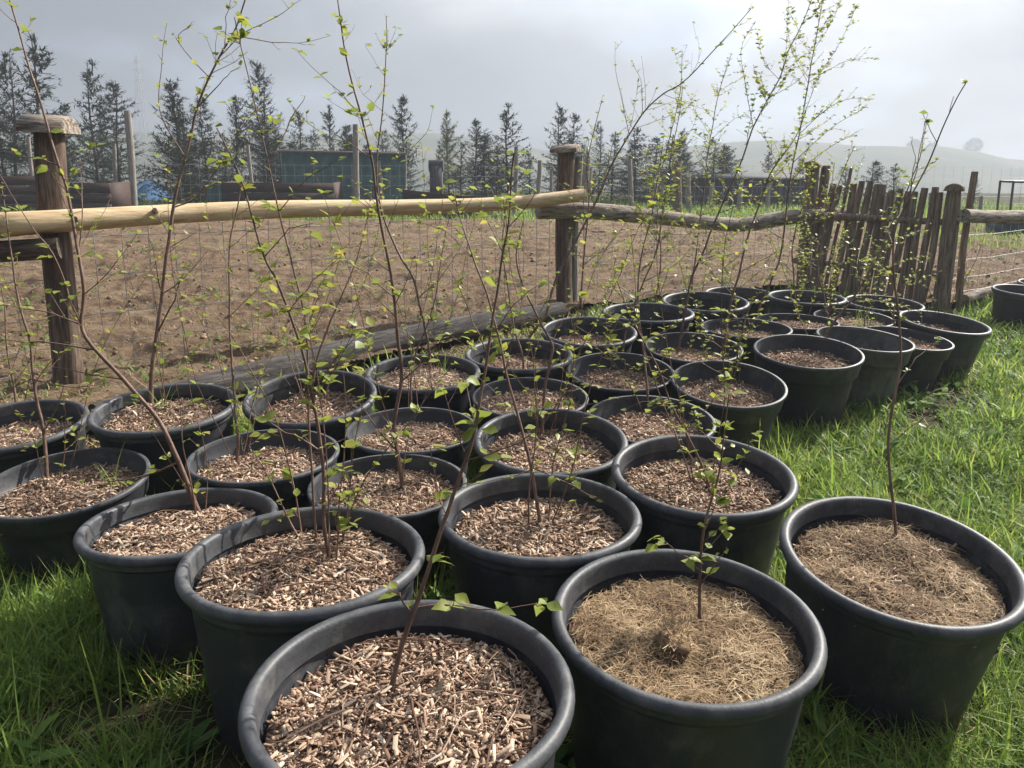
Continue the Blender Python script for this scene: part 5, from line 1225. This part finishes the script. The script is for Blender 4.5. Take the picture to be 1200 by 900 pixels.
for (x, y, n_, L) in [(1.35, 2.55, 6, .15), (1.75, 2.9, 6, .14), (1.18, 2.75, 5, .14)]:
    dock(x, y, n_, L, 'leafy broadleaf weed in the sunlit grass behind the lone pot', 'broadleaf weeds in the sun', rg)

# clods, straw and seedlings on the field
ICO_V = []; 
phi = (1+5**.5)/2
ICO_V = np.array([(-1, phi, 0), (1, phi, 0), (-1, -phi, 0), (1, -phi, 0), (0, -1, phi), (0, 1, phi), (0, -1, -phi), (0, 1, -phi), (phi, 0, -1), (phi, 0, 1), (-phi, 0, -1), (-phi, 0, 1)])/1.9
ICO_F = np.array([(0, 11, 5), (0, 5, 1), (0, 1, 7), (0, 7, 10), (0, 10, 11), (1, 5, 9), (5, 11, 4), (11, 10, 2), (10, 7, 6), (7, 1, 8), (3, 9, 4), (3, 4, 2), (3, 2, 6), (3, 6, 8), (3, 8, 9), (4, 9, 5), (2, 4, 11), (6, 2, 10), (8, 6, 7), (9, 8, 1)])
def scatter_field(n):
    y = 2.2+(FIELD_END-2.3)*U(0, 1, n)**1.35; x = U(-1, 1, n)*(y*.95+1.2)
    k = (y > bound(x)+.05); return x[k], y[k]
mb = MB()
for rep in range(5):
    x, y = scatter_field(4200); n = len(x); sz = RNG.gamma(1.4, .0065, n).clip(.004, .045)
    many(mb, ICO_V*(1+U(-.28, .28, (12, 3))), ICO_F, W(np.stack([x, y, field_h(x, y)-sz*.12], -1)), rotmats(U(0, 6.28, n), U(0, 6.28, n), U(0, 6.28, n)), np.stack([sz, sz*U(.6, 1, n), sz*U(.5, .9, n)], -1), U(0, 1, n))
o = mb.build('clods', M['clod'], smooth=False, kind='stuff'); tag(o, 'clods of dry earth scattered over the tilled field', 'clods')
x, y = scatter_field(34000)
k = (U(0, 1, len(x)) < np.clip(1.3-(y-bound(x))*.20, .25, 1)); x, y = x[k], y[k]; n = len(x)
yaw = U(0, 6.28, n); el = np.abs(RNG.normal(.05, .25, n)); d0 = np.stack([np.cos(yaw)*np.cos(el), np.sin(yaw)*np.cos(el), np.sin(el)], -1)
d1 = d0+RNG.normal(0, .5, (n, 3))*[1, 1, .5]-[0, 0, .1]
mb = MB(); ribbons(mb, W(np.stack([x, y, field_h(x, y)+.006], -1)), W(d0), W(d1), U(.03, .17, n), U(.002, .0045, n)*np.clip(y/7, 1, 2), RNG.beta(2, 2, n), 3, tip=.4)
o = mb.build('dry_stalks', M['straw'], kind='stuff'); tag(o, 'dry straw and dead stalks littering the field edge', 'straw')
x, y = scatter_field(5200)
k = (vnoise(np.stack([x*1.1, y*1.1, x*0], -1), 19) > .15); x, y = x[k], y[k]
x, y = np.repeat(x, 5)+RNG.normal(0, .03, len(x)*5), np.repeat(y, 5)+RNG.normal(0, .03, len(x)*5); n = len(x)
yaw = U(0, 6.28, n); el = U(.3, 1.3, n); d0 = np.stack([np.cos(yaw)*np.cos(el), np.sin(yaw)*np.cos(el), np.sin(el)], -1); d1 = d0-[0, 0, .6]
mb = MB(); ribbons(mb, W(np.stack([x, y, field_h(x, y)], -1)), W(d0), W(d1), U(.025, .07, n), U(.008, .02, n), U(.4, 1, n), 3, belly=1)
o = mb.build('seedlings', M['weed'], kind='stuff'); tag(o, 'sparse green seedlings sprouting in the tilled field', 'seedlings')

# grass strip past the field
n = 60000
x = U(-16, 16, n); y = U(FIELD_END-.2, 30, n); k = (U(0, 1, n) < np.clip((18/y)**3, 0, 1)); x, y = x[k], y[k]
m2 = 9000; xr = U(5.5, 14, m2); yr = U(9.5, 16.5, m2); k = (vnoise(np.stack([xr*.5, yr*.5, xr*0], -1), 3) > .25); x, y = np.concatenate([x, xr[k]]), np.concatenate([y, yr[k]]); n = len(x)
yaw = U(0, 6.28, n); el = U(.7, 1.5, n); d0 = np.stack([np.cos(yaw)*np.cos(el), np.sin(yaw)*np.cos(el), np.sin(el)], -1); d1 = d0+RNG.normal(0, .5, (n, 3))-[0, 0, .3]
mb = MB(); ribbons(mb, W(np.stack([x, y, ground_h(x, y)], -1)), W(d0), W(d1), U(.08, .26, n), U(.015, .035, n), np.clip(RNG.normal(.45, .2, n), 0, 1), 2)
o = mb.build('grass', M['grass'], kind='stuff'); tag(o, 'rough grass strip along the far edge of the tilled field', 'grass')

# ------------------------------------------------------------------ morning haze
mb = MB(); box(mb, (-520, -64, -11), (520, 400, 76))
hz = mb.build('haze', None, kind='stuff'); tag(hz, 'thin pale morning mist over the whole valley', 'haze')
hm = bpy.data.materials.new('haze'); hm.use_nodes = True; hm.node_tree.nodes.clear()
ho = hm.node_tree.nodes.new('ShaderNodeOutputMaterial'); hv = hm.node_tree.nodes.new('ShaderNodeVolumePrincipled')
hv.inputs['Color'].default_value = (.50, .55, .63, 1)
hv.inputs['Density'].default_value = HAZE_DENSITY
hv.inputs['Anisotropy'].default_value = .22
hm.node_tree.links.new(hv.outputs['Volume'], ho.inputs['Volume'])
hz.data.materials.append(hm)
